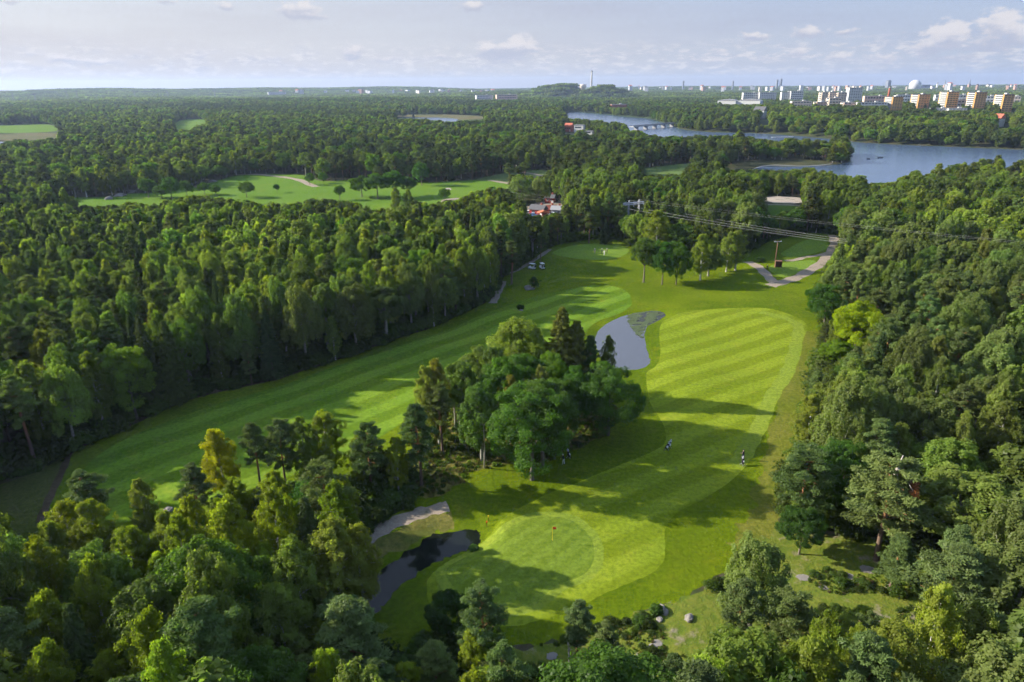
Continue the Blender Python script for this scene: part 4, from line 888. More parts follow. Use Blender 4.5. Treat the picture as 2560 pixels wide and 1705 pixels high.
def wood():
    P = []
    def cand(r0, r1, half, area):
        n = int(half * (r1 ** 2 - r0 ** 2) / area); r_ = np.sqrt(rng.uniform(r0 ** 2, r1 ** 2, n)); a = rng.uniform(-half, half, n); return np.stack([np.sin(a) * r_, np.cos(a) * r_], 1)
    near = cand(30, 380, .98, 3.2)
    near = near[np.argsort(rng.uniform(size=len(near)))]
    near = near[~near_any(near, NOTREE)]; near = near[~near_any(near, ['heath', 'island']) | (rng.uniform(size=len(near)) < .11)]
    nz = fnoise(near, .045, 3); nz2 = fnoise(near, .03, 5); u = rng.uniform(size=len(near)); inL = pip(near, LEFTW); inN = pip(near, NEARW)
    k = np.zeros(len(near), int)
    for i in range(len(near)):
        if inL[i]: pr = (.42, .13, .32, .08, .05) if nz[i] > -.12 else (.28, .32, .20, .08, .12)
        elif inN[i]: pr = (.56, .24, .12, .05, .03)
        else: pr = (.34, .10, .40, .13, .03) if nz[i] > -.2 else (.28, .30, .26, .12, .04)
        k[i] = np.searchsorted(np.cumsum(pr), u[i] * .999)
    h = np.array([13.5, 14.0, 14.5, 13.0, 15.0])[k] * rng.uniform(.62, 1.24, len(near)); rr = np.array([2.05, 2.3, 2.75, 3.7, 2.1])[k] * rng.uniform(.8, 1.2, len(near)) * (h / 13.5) ** .5
    rr = np.where(~inL & ~inN & ((k == 2) | (k == 3)), rr * 1.28, rr); rr = np.where(inL & (k == 2), rr * 1.12, rr)
    base = np.column_stack([near, hgt(near)])
    b = blocks(base, h, rr); 
    # a lower tree may stand where a tall one would hide the open ground
    low = b > .0; h = np.where(low, h * .62, h); rr = np.where(low, rr * .8, rr); b = blocks(base, h, rr); ok = (b <= 0.0) & ~shades(base, h)
    near, base, k, h, rr, nz2 = [a[ok] for a in (near, base, k, h, rr, nz2)]
    o = np.argsort(-h + rng.uniform(0, 5, len(h))); near, base, k, h, rr, nz2 = [a[o] for a in (near, base, k, h, rr, nz2)]
    kp = poisson(near, rr * .98, ALL); near, base, k, h, rr, nz2 = [a[kp] for a in (near, base, k, h, rr, nz2)]
    u_, v_, dep = project(base + np.stack([0 * h, 0 * h, h * .7], 1)); ub, vb, _ = project(base + np.stack([0 * h, 0 * h, h], 1))
    inside = (u_ > -20) & (u_ < 2580) & (vb < 1700) & (vb > 0)
    size = h / dep; rest = np.ones(len(near), bool); inL = pip(near, LEFTW); inN = pip(near, NEARW)
    room = {'birch': 235, 'pine': 235, 'aspen': 260, 'oak': 170, 'spruce': 120}
    edge = np.minimum(pdist(near, G['rough']), np.minimum(pdist(near, G['fairway_left']), pdist(near, G['heath'])))
    nm = {'birch': 'birch', 'pine': 'pine', 'aspen': 'broadleaf', 'oak': 'oak', 'spruce': 'spruce'}
    for ki, kn in enumerate(KINDS):
        s = np.where((k == ki) & inside)[0]; s = s[np.argsort(-size[s])][:room[kn]]; rest[s] = False
        for i in s:
            x, y = near[i]; px = u_[i]
            if inL[i]: z = 'long wood'; bn = ('by its dark lower corner', "above the shaded fairway's low end", "above the shaded fairway's middle", 'towards the white carts')[int(np.searchsorted((330, 680, 1000), px))]
            elif inN[i]: z = 'near wood'; bn = ('in the lower frame corner', 'among the yellow birches', 'towards the dark pond')[int(np.searchsorted((330, 640), px))]
            elif vb[i] < 640: z = 'wood beyond the raised green'; bn = ('behind the players', 'behind the pond clump', 'behind the forked path')[int(np.searchsorted((1580, 1850), px))]
            elif px > 1500: z = 'outer wood'; bn = ('behind the dark round oak', 'beside the striped fairway', 'around the rusty old pine', 'below the bare rocks')[int(np.searchsorted((850, 1080, 1330), vb[i]))]
            else: z = 'fringe below the putting green'; bn = 'near the frame edge'
            yel = (nz2[i] > .12 and kn in ('birch', 'aspen')); e = edge[i] < 5.5
            if inN[i]: tint = np.array(YEL if (yel or rng.uniform() < .3) and kn == 'birch' else OLV if kn in ('birch', 'aspen') else (1.0, 1.05, .92))
            elif inL[i]: tint = np.array(LT if yel or rng.uniform() < .42 else (1.0, 1.03, .85)) * (1.06 if kn != 'pine' else .95)
            else: tint = np.array(GRY if kn in ('aspen', 'birch') and not yel else LT if yel else (.95, 1, .95))
            tint = tint * rng.uniform(.74, 1.24) * rng.uniform(.94, 1.06, 3); warm = tint[0] > 1.45 and kn == 'birch'
            hq = h[i] / (14.0, 14.0, 14.5, 13.0, 15.0)[ki]; size_w = 'tall ' if hq > 1.04 else 'low ' if hq < .78 else ''
            tone = 'yellowing ' if warm else 'pale ' if tint.mean() > 1.22 else 'dark ' if tint.mean() < .84 else ''
            where = 'at the edge of' if e else 'just inside' if edge[i] < 14 else 'deep in'
            far_w = ', ' + bn; tone = tone if len(z) < 12 else ''
            lab = size_w + tone + nm[kn] + ' ' + where + ' the ' + z + far_w; grp = size_w + tone + kn + ' trees ' + where + ' the ' + z + far_w
            put_tree(kn, base[i], h[i], rr[i] * 1.08, lab, grp, tuple(tint), None, None, 0 if dep[i] < 190 else 1)
    # everything else out to the far hills: one mass of woodland
    pts, pid, sc = [base[rest]], [], []
    for i in np.where(rest)[0]:
        kn = KINDS[k[i]]; v = int(rng.integers(len(NOM[kn]))); H, RX, _ = NOM[kn][v]; pid.append(mass(kn, v, 1)); s = rr[i] * 1.08 / RX; sc.append((s, s, h[i] / H))
    def ring(r0, r1, half, area, lod, hs, dens_poisson):
        q = cand(r0, r1, half, area); q = q[~near_any(q, NOTREE)]; kk = rng.choice(5, len(q), p=(.20, .22, .30, .22, .06)); f = fnoise(q, .012, 11); kk = np.where((f > .25) & (rng.uniform(size=len(q)) < .75), 1, kk)
        vv = rng.uniform(.62, 1.22, len(q)); h = np.array([13, 14, 14, 13.5, 15])[kk] * vv * hs; r_ = np.array([2.8, 2.9, 4.0, 5.2, 2.7])[kk] * rng.uniform(.8, 1.2, len(q)) * vv ** .6
        bs = np.column_stack([q, hgt(q)]); bl = blocks(bs, h, r_); low = bl > 0; h = np.where(low, h * .6, h); ok = (blocks(bs, h, r_) <= (.22 if lod == 1 else 0)) & ~shades(bs, h); q, bs, kk, h, r_ = [a[ok] for a in (q, bs, kk, h, r_)]
        if dens_poisson: kp = poisson(q, r_ * .95, [], 12.0); q, bs, kk, h, r_ = [a[kp] for a in (q, bs, kk, h, r_)]
        ids, ss = [], []
        for a in range(len(q)):
            kn = KINDS[kk[a]]; v = int(rng.integers(len(NOM[kn]))); H, RX, _ = NOM[kn][v]; ids.append(mass(kn, v, lod)); s = r_[a] * 1.1 / RX; ss.append((s, s, h[a] / H))
        return bs, ids, ss
    b1, i1, s1 = ring(380, 720, .82, 16, 1, 1.0, True)
    pts.append(b1); pid += i1; sc += s1
    scatter('woodland', np.vstack(pts), pid, rng.uniform(0, 6.28, len(pid)), sc, 'dense mixed woodland that fills the ground between the fairways and the lake', 'woodland')
    b2, i2, s2 = ring(720, 1500, .80, 26, 2, 1.0, True); b3, i3, s3 = ring(1500, 2600, .78, 85, 2, 1.05, False)
    hb, hi_, hs_ = [], [], []
    for hx, hy, hh, hr in HILLS:
        if hr < 120 and math.hypot(hx, hy) > 1000:
            q = rng.normal(0, hr * .95, (420, 2)) + np.array([hx, hy]); bb = np.column_stack([q, hgt(q)]); h_ = rng.uniform(8, 13, len(q)); ok = blocks(bb, h_, h_ * .35) <= 0
            for b_, hh_ in zip(bb[ok], h_[ok]): kn = KINDS[int(rng.integers(4))]; v = int(rng.integers(len(NOM[kn]))); H, RX, _ = NOM[kn][v]; hb.append(b_); hi_.append(mass(kn, v, 2)); hs_.append((5 / RX, 5 / RX, hh_ / H))
    # beyond that, groves: many crowns in one source
    gs = []
    for v in range(3):
        r_ = np.random.default_rng(90 + v); c = Crown()
        for t in range(46):
            a, q = r_.uniform(0, 6.28), 34 * math.sqrt(r_.uniform(0, 1)); hh = r_.uniform(9, 15); dd = nrm(r_.normal(size=(9, 3)) + np.array([0, 0, .7])); p = np.array([q * math.cos(a), q * math.sin(a), hh * .68]) + dd * np.array([4.6, 4.6, hh * .32])
            c.add(p, dd + np.array([0, 0, .4]) + r_.normal(0, .3, (9, 3)), 3.4, 2.5, r_.uniform(0, 1), None, r_)
        gs.append(add_source(c.mesh('grove', 'mass_aspen' if v else 'mass_pine')))
    q = cand(2550, 5200, .78, 1500); q2 = cand(5200, 10500, .78, 7000); q = np.vstack([q, q2]); q = q[~near_any(q, ['inlet', 'water_left', 'field_left', 'marsh_left', 'lake'])]; bs = np.column_stack([q, hgt(q)]); rq = np.hypot(q[:, 0], q[:, 1]); far = np.where(rq > 5200, 1.8, 1.0)
    hz = np.full(len(q), 15.0); ok = blocks(bs, hz, np.full(len(q), 34.0)) <= .0; bs, far = bs[ok], far[ok]
    i4 = [gs[int(rng.integers(3))] for _ in range(len(bs))]; s4 = np.stack([far * rng.uniform(.9, 1.2, len(bs)), far * rng.uniform(.9, 1.2, len(bs)), rng.uniform(.75, 1.15, len(bs))], 1).tolist()
    P2 = np.vstack([b2, b3, np.array(hb), bs]); I2 = i2 + i3 + hi_ + i4; S2 = s2 + s3 + hs_ + s4
    scatter('distant_forest', P2, I2, rng.uniform(0, 6.28, len(P2)), S2, 'blue-green forest spreading from the lake to the horizon', 'forest')
    print('TREES solo', len(near) - rest.sum(), {kn: int(((k == i) & ~rest).sum()) for i, kn in enumerate(KINDS)}, 'mass', len(pid), len(P2))


wood()

# ------------------------------------------------------------------ built things
for nm, c, ro in [('white_wall', (.58, .58, .56), .8), ('cream_wall', (.70, .58, .46), .8), ('orange_wall', (.62, .34, .10), .8), ('pink_wall', (.62, .44, .36), .8), ('brick_red', (.34, .10, .06), .85), ('red_wood', (.30, .045, .035), .8), ('roof_dark', (.10, .10, .105), .8), ('roof_red', (.42, .12, .07), .8),
                  ('roof_grey', (.30, .30, .31), .8), ('concrete', (.45, .44, .42), .85), ('window_dark', (.05, .065, .08), .2), ('steel', (.55, .56, .58), .45), ('zinc', (.50, .51, .52), .45), ('wood_brown', (.17, .085, .05), .85), ('wire', (.38, .38, .37), .5), ('black_rubber', (.02, .02, .02), .8), ('black_cloth', (.018, .018, .022), .8),
                  ('white_paint', (.80, .80, .80), .35), ('navy_cloth', (.03, .04, .09), .85), ('white_cloth', (.75, .75, .73), .85), ('grey_cloth', (.22, .23, .25), .85), ('blue_cloth', (.10, .22, .40), .85), ('skin', (.52, .33, .24), .6), ('hair', (.08, .05, .03), .7), ('flag_red', (.65, .05, .03), .7), ('yellow_paint', (.80, .55, .03), .5), ('beige_seat', (.55, .50, .42), .7),
                  ('orange_tarp', (.45, .14, .06), .6), ('blue_paint', (.10, .20, .42), .4), ('granite', (.21, .19, .165), .9), ('dead_needles', (.30, .10, .045), .9), ('dead_wood', (.42, .38, .34), .9), ('pad_green', (.085, .11, .045), .6), ('dark_tower', (.16, .18, .22), .6), ('city_white', (.55, .55, .56), .8), ('city_cream', (.60, .52, .45), .8), ('city_grey', (.40, .41, .44), .8), ('city_red', (.42, .26, .20), .8)]:
    plain(nm, c, ro, .12, 3.0 if nm not in ('granite',) else 1.2, 0.0, .3, .6 if nm == 'granite' else 0)
tr_, g_ = mat('screen_glass')
_b = g_.n('ShaderNodeBsdfGlass'); _b.inputs['Roughness'].default_value = .02; _t = g_.n('ShaderNodeBsdfTransparent'); _m = g_.n('ShaderNodeMixShader'); _m.inputs[0].default_value = .7; g_.l(_b.outputs[0], _m.inputs[1]); g_.l(_t.outputs[0], _m.inputs[2]); finish(g_, _m.outputs[0])


class MB:
    def __init__(self): self.v = []; self.f = []
    def box(self, c, s, yaw=0.0, taper=1.0):
        b = len(self.v); cs, sn = math.cos(yaw), math.sin(yaw)
        for z in (-.5, .5):
            k = taper if z > 0 else 1
            for x, y in ((-.5, -.5), (.5, -.5), (.5, .5), (-.5, .5)):
                X, Y = x * s[0] * k, y * s[1] * k; self.v.append((c[0] + X * cs - Y * sn, c[1] + X * sn + Y * cs, c[2] + z * s[2]))
        self.f += [tuple(b + i for i in q) for q in ((3, 2, 1, 0), (4, 5, 6, 7), (0, 1, 5, 4), (1, 2, 6, 5), (2, 3, 7, 6), (3, 0, 4, 7))]; return self
    def tube(self, pts, rad, seg=8):
        w = Wood(); rad = np.broadcast_to(rad, (len(pts),)); w.tube(pts, rad, seg); b = len(self.v); self.v += [tuple(p) for p in w.v]; self.f += [tuple(b + i for i in q) for q in w.f]; self.f.append(tuple(b + i for i in range(seg))[::-1]); return self
    def lathe(self, prof, seg=16, c=(0, 0, 0)):
        b = len(self.v); n = len(prof)
        for r_, z in prof:
            for k in range(seg): a = 2 * math.pi * k / seg; self.v.append((c[0] + r_ * math.cos(a), c[1] + r_ * math.sin(a), c[2] + z))
        for i in range(n - 1):
            for k in range(seg): k2 = (k + 1) % seg; self.f.append((b + i * seg + k, b + i * seg + k2, b + (i + 1) * seg + k2, b + (i + 1) * seg + k))
        self.f.append(tuple(b + (n - 1) * seg + k for k in range(seg))); self.f.append(tuple(b + k for k in range(seg))[::-1]); return self
    def prism(self, outline, y0, y1):
        """outline in x,z pushed along y"""
        b = len(self.v); n = len(outline)
        for y in (y0, y1):
            for x, z in outline: self.v.append((x, y, z))
        self.f += [tuple(range(b, b + n)), tuple(range(b + 2 * n - 1, b + n - 1, -1))]
        for i in range(n): j = (i + 1) % n; self.f.append((b + j, b + i, b + n + i, b + n + j))
        return self
    def build(self, name, material, parent=None, smooth=False, bevel=0.0):
        o = mesh_obj(name, self.v, self.f, material, parent, smooth)
        if bevel: md = o.modifiers.new('bevel', 'BEVEL'); md.width = bevel; md.segments = 2; md.limit_method = 'ANGLE'
        return o


def thing(name, label, cat, loc, rz=0.0, group=None):
    o = bpy.data.objects.new(name, None); COL.objects.link(o); o.empty_display_size = .5; o.location = loc; o.rotation_euler = (0, 0, rz); return tag(o, label, cat, group)


def copy_tree(o, parent=None):
    c = o.copy(); COL.objects.link(c); c.parent = parent
    for ch in list(o.children): copy_tree(ch, c)
    return c


def site(px, dist, ytop=None, sink=0.0):
    b = bearing(px, dist); z = hgt([b])[0]; h = None
    if ytop is not None: d = ray([px], [ytop])[0]; h = CAM_H + d[2] / math.hypot(d[0], d[1]) * dist - z
    return np.array([b[0], b[1], z - sink]), h, project(np.array([[b[0], b[1], z]]))[2][0] / FPX     # metres per photo pixel


def face_yaw(px, extra=0.0): d = ray([px], [213.0])[0]; return -math.atan2(d[0], d[1]) + extra


def block(name, label, px, ytop, wpx, dist, wall, depth=12.0, yaw=0.35, storeys=6, roof='roof_grey', bands=True, balcony=None, group=None, side=None, cat='building', hut=True):
    p, h, mpp = site(px, dist, ytop); W = max(2.0, wpx * mpp / max(.35, math.cos(yaw)) - depth * abs(math.tan(yaw)) * .8); W = max(W, wpx * mpp * .55)
    e = thing(name, label, cat, p, face_yaw(px, yaw), group); MB().box((0, 0, h / 2 - 1), (W, depth, h + 2)).build('wall', wall, e)
    rf = MB().box((0, 0, h + .15), (W + .6, depth + .6, .5)).build('roof', roof, e)
    if hut: MB().box((W * .15, 0, h + 1.3), (min(5, W * .3), min(5, depth * .4), 2.2)).build('plant_room', 'concrete', rf)
    st = h / storeys
    if bands:
        wb = MB().box((0, -depth / 2, 0), (W * .88, .12, st * .42)); me = None
        for s in range(storeys):
            if me is None: o = wb.build('window_band', 'window_dark', e); me = o.data
            else: o = bpy.data.objects.new('window_band', me); COL.objects.link(o); o.parent = e
            o.location = (0, 0, st * (s + .55))
        n = max(2, int(W / 5)); me = None          # wall piers that break the bands into windows
        for k in range(1, n):
            if me is None: o = MB().box((0, -depth / 2 - .05, h / 2), (1.5, .14, h)).build('pier', wall, e); me = o.data
            else: o = bpy.data.objects.new('pier', me); COL.objects.link(o); o.parent = e
            o.location.x = -W / 2 + W * k / n
    if side:
        me = None
        for s in range(storeys):
            if me is None: o = MB().box((-W / 2 - .55, 0, 0), (1.1, depth * .8, st * .45)).build('balcony', side, e); me = o.data
            else: o = bpy.data.objects.new('balcony', me); COL.objects.link(o); o.parent = e
            o.location = (0, 0, st * (s + .35))
        me = None
        for s in range(storeys):
            if me is None: o = MB().box((-W / 2 - .02, 0, 0), (.12, depth * .7, st * .40)).build('window_band', 'window_dark', e); me = o.data
            else: o = bpy.data.objects.new('window_band', me); COL.objects.link(o); o.parent = e
            o.location = (0, 0, st * (s + .78))
    return e


def house(name, label, px, dist, W, Dp, h, rh, wall, roof, yaw=.4, cat='house', pos=None, win=3):
    if pos is None: p, _, _ = site(px, dist)
    else: p = pos
    e = thing(name, label, cat, p, face_yaw(px, -yaw)); MB().box((0, 0, h / 2 - .3), (W, Dp, h + .6)).build('wall', wall, e)
    rf = MB(); o = .45
    rf.v += [(-W / 2 - o, -Dp / 2 - o, h - .12), (W / 2 + o, -Dp / 2 - o, h - .12), (W / 2 + o, Dp / 2 + o, h - .12), (-W / 2 - o, Dp / 2 + o, h - .12), (-W / 2 - o, 0, h + rh), (W / 2 + o, 0, h + rh)]
    rf.f += [(0, 1, 5, 4), (2, 3, 4, 5), (3, 0, 4), (1, 2, 5), (3, 2, 1, 0)]; r_ = rf.build('roof', roof, e)
    MB().box((W * .2, Dp * .12, h + rh * .9), (.8, .8, 1.8)).build('chimney', 'brick_red', r_)
    for k in range(win):
        x = -W / 2 + W * (k + .7) / (win + .4); w_ = MB().box((x, -Dp / 2 - .02, h * .6), (W / win * .36, .1, h * .26)).build('window', 'window_dark', e); MB().box((x, -Dp / 2 - .06, h * .6 - h * .15), (W / win * .42, .14, .12)).build('sill', 'white_paint', w_)
    MB().box((W * .36, -Dp / 2 - .03, h * .25), (1.0, .1, min(2.1, h * .5))).build('door', 'white_paint', e); return e


def towers():
    q = 'orange tower blocks in a row'
    for px, yt, w, d_, lab in [(2241, 242, 37, 1420, 'orange tower block beside the brick chimney, shortest of five'), (2307, 236, 38, 1500, 'orange tower block, second of five from the brick chimney'), (2378, 229.5, 38, 1480, 'orange tower block, tallest in the middle of five'), (2448, 230.5, 38, 1480, 'orange tower block, fourth of five from the brick chimney'), (2518, 236, 37, 1420, 'orange tower block, last of five at the frame edge')]:
        block('tower_block', lab, px, yt, w, d_, 'orange_wall', 18, .80, 11, 'roof_dark', True, None, q, 'white_wall')
    block('tower_block', 'tall white tower block behind the pink cluster', 2138, 219, 36, 1900, 'white_wall', 18, .4, 13, 'roof_grey')
    for px, yt, w, d_, lab in [(2062, 230.5, 20, 1560, 'cream tower at the outer end of the stepped cluster'), (2081, 230, 20, 1600, 'cream tower in the middle of the stepped cluster'), (2106, 231, 26, 1600, 'cream tower next to the tall white block'), (2090, 245, 34, 1480, 'lower cream block before the stepped cluster'), (2057, 255, 30, 1400, 'low pale block below the stepped cluster'), (2127, 256, 32, 1400, 'low pale wing below the white tower')]:
        block('apartment_block', lab, px, yt, w, d_, 'cream_wall' if yt < 250 else 'pink_wall', 14, .45, 10 if yt < 240 else 5, 'roof_grey', True, None, 'stepped cream apartment cluster', 'cream_wall')
    for px, yt, w, d_, k, lab in [(1882, 231.5, 46, 2100, 'white_wall', 'long white slab block above the forest, outer one'), (1921, 231, 42, 2100, 'white_wall', 'long white slab block above the forest, inner one'), (1970, 230, 30, 2050, 'white_wall', 'white slab block beside the taller slab'), (1994, 228, 32, 2050, 'white_wall', 'taller white slab block nearest the cream blocks'),
                               (2008, 253, 50, 1450, 'cream_wall', 'low cream block before the wooded hill'), (2196, 240, 60, 1650, 'pink_wall', 'long pinkish hall before the brick chimney'), (2187, 256, 70, 1400, 'white_wall', 'low white building behind the wooded hill'), (2266, 237, 36, 1900, 'white_wall', 'white slab behind the first two orange towers'), (2352, 237, 20, 1900, 'white_wall', 'small white block between orange towers'), (2411, 237, 30, 1850, 'white_wall', 'white slab between the third and fourth orange tower'), (2413, 250, 26, 1500, 'white_wall', 'low white house block below the white slab'), (2481, 240, 30, 1900, 'white_wall', 'grey-white slab between the last two orange towers'), (2546, 241, 22, 1900, 'cream_wall', 'yellowish block at the frame edge'), (2362, 271, 44, 1380, 'white_wall', 'low white row under the middle orange tower'), (2404, 271, 44, 1380, 'white_wall', 'low white row under the fourth orange tower'),
                               (1266, 236.5, 54, 2300, 'pink_wall', 'pinkish slab block in the distant woods'), (1210, 238, 44, 2300, 'white_wall', 'row of pale houses beside the pinkish slab'), (1548, 261, 40, 1700, 'brick_red', 'long brick building in the woods behind the bridge'), (690, 230, 44, 4200, 'white_wall', 'long white block on the far left skyline')]:
        block('apartment_block', lab, px, yt, w, d_, k, 13, .3, 4 if yt > 234 else 7, 'roof_grey', True, None, 'scattered apartment blocks')
    for px, yt, w, lab in [(1824, 251, 44, 'white low hall by the forest, outer one'), (1879, 251, 56, 'pale green-roofed low hall by the forest')]:
        p, h, mpp = site(px, 1700, yt); e = thing('industrial_hall', lab, 'building', p, face_yaw(px, -.2), 'low halls'); W = w * mpp; MB().box((0, 0, h / 2 - 1), (W, 30, h + 2)).build('wall', 'white_wall', e)
        MB().prism([(-W / 2 - .5, h), (W / 2 + .5, h), (W * .3, h + 2.2), (0, h + 3.0), (-W * .3, h + 2.2)], -15.5, 15.5).build('roof', 'roof_grey', e); MB().box((0, -15.05, h * .45), (W * .9, .12, h * .25)).build('window_band', 'window_dark', e)
    # chimneys, water towers, arena dome
    def stack(px, yt, dist, r0, r1, mt, lab):
        p, h, _ = site(px, dist, yt); e = thing('chimney_stack', lab, 'chimney', p); MB().lathe([(r0, -2), (r0 * .9, h * .3), (r1 * 1.05, h * .8), (r1, h)], 14).build('shaft', mt, e, True); MB().lathe([(r1 * 1.25, h * .955), (r1 * 1.25, h * .975)], 14).build('gallery', 'concrete', e); MB().lathe([(r1 * 1.12, h - 3), (r1 * 1.12, h + .5)], 14).build('cap', 'roof_dark', e)
    stack(1478.5, 177, 3300, 5.0, 3.4, 'concrete', 'very tall pale chimney behind the wooded hill'); stack(2226, 216, 1500, 2.4, 1.7, 'brick_red', 'slim red brick chimney beside the first orange tower')
    for px, yt, dist, s, lab in [(1457, 210, 3300, 1.0, 'funnel-shaped water tower beside the tall chimney'), (456.5, 221, 5600, .8, 'mushroom water tower on the far left skyline')]:
        p, h, _ = site(px, dist, yt); e = thing('water_tower', lab, 'water tower', p); MB().lathe([(6 * s, -2), (5 * s, h * .25), (5 * s, h * .45)], 16).build('stem', 'concrete', e, True); MB().lathe([(5 * s, h * .45), (13 * s, h * .72), (16 * s, h * .82), (16 * s, h * .96), (3, h)], 24).build('tank', 'city_cream', e, True)
    p, h, mpp = site(2288, 5200, 199.5); e = thing('arena_dome', 'big white spherical arena on the skyline', 'arena', p); rr = 13.5 * mpp
    MB().lathe([(rr, -2)] + [(rr * math.cos(a), max(-2, h - rr * .9 + rr * .9 * math.sin(a))) for a in np.linspace(0, 1.53, 12)], 28).build('dome', 'city_white', e, True); MB().box((rr * 1.75, 0, 9), (rr * 2.4, 60, 22)).build('annex', 'city_white', e); MB().box((rr * 2.0, -5, 20), (rr * 1.0, 40, 34)).build('annex_block', 'dark_tower', e)
    for px, yt, w, lab in [(1942, 200, 5, 'first of the dark twin towers on the skyline'), (1951.5, 198, 5, 'second of the dark twin towers on the skyline'), (2220, 202, 11, 'dark office block on the skyline left of the dome'), (1832, 203, 4, 'thin dark high-rise on the skyline'), (1708, 203, 4, 'slim grey high-rise on the city skyline')]:
        p, h, mpp = site(px, 5600, yt); e = thing('high_rise', lab, 'building', p, .3); W = w * mpp * .8; MB().box((0, 0, h / 2), (W, W, h)).build('wall', 'dark_tower', e); MB().box((0, 0, h + 1.5), (W * .7, W * .7, 3)).build('roof', 'roof_dark', e)
        for s in range(5): MB().box((0, -W / 2 - .1, h * (.2 + .17 * s)), (W * .85, .4, h * .05)).build('window_band', 'window_dark', e)
    for px, yt, lab in [(2423, 197, 'thin green church spire on the skyline'), (2362, 199, 'pale church spire right of the dome')]:
        p, h, _ = site(px, 5600, yt); e = thing('church_spire', lab, 'church', p); MB().box((0, 0, h * .25), (14, 14, h * .5)).build('tower', 'city_red', e); MB().lathe([(8, h * .5), (4, h * .68), (.4, h)], 8).build('spire', 'dark_tower', e)
    # city strung along the horizon
    r = np.random.default_rng(21); mats = ['city_white', 'city_white', 'city_cream', 'city_grey', 'city_red', 'city_white']
    for i in range(120):
        if i < 45: px = r.uniform(700, 1240); yt = 226 - r.exponential(1.4) + (1280 - px) * .004; dist = r.uniform(4200, 5400); zone = 'on the skyline left of the tall chimney'
        else: px = r.uniform(1560, 2560); yt = 217.5 - r.exponential(1.6) - (px - 2060) * .004; dist = r.uniform(4400, 6400); zone = 'in the city skyline right of the wooded hill'
        p, h, mpp = site(px, dist, yt); h = max(h, 10)
        W, dp = r.uniform(2.5, 9) * mpp, r.uniform(14, 30); m_ = mats[int(r.integers(6))]; e = thing('city_building', {'city_white': 'white', 'city_cream': 'cream', 'city_grey': 'grey', 'city_red': 'reddish'}[m_] + ' small city building ' + zone, 'building', p, face_yaw(px, r.uniform(-.7, .7)), m_ + ' buildings ' + zone)
        MB().box((0, 0, h / 2 - 1), (W, dp, h + 2)).build('wall', m_, e)
        o = r.uniform(0, 1)
        if o < .45: MB().prism([(-dp / 2 - .5, h), (dp / 2 + .5, h), (0, h + 5)], -W / 2, W / 2).build('roof', 'roof_red' if o < .25 else 'roof_dark', e).rotation_euler.z = math.pi / 2
        else: MB().box((0, 0, h + .6), (W * 1.02, dp * 1.02, 1.2)).build('roof', 'roof_grey', e)


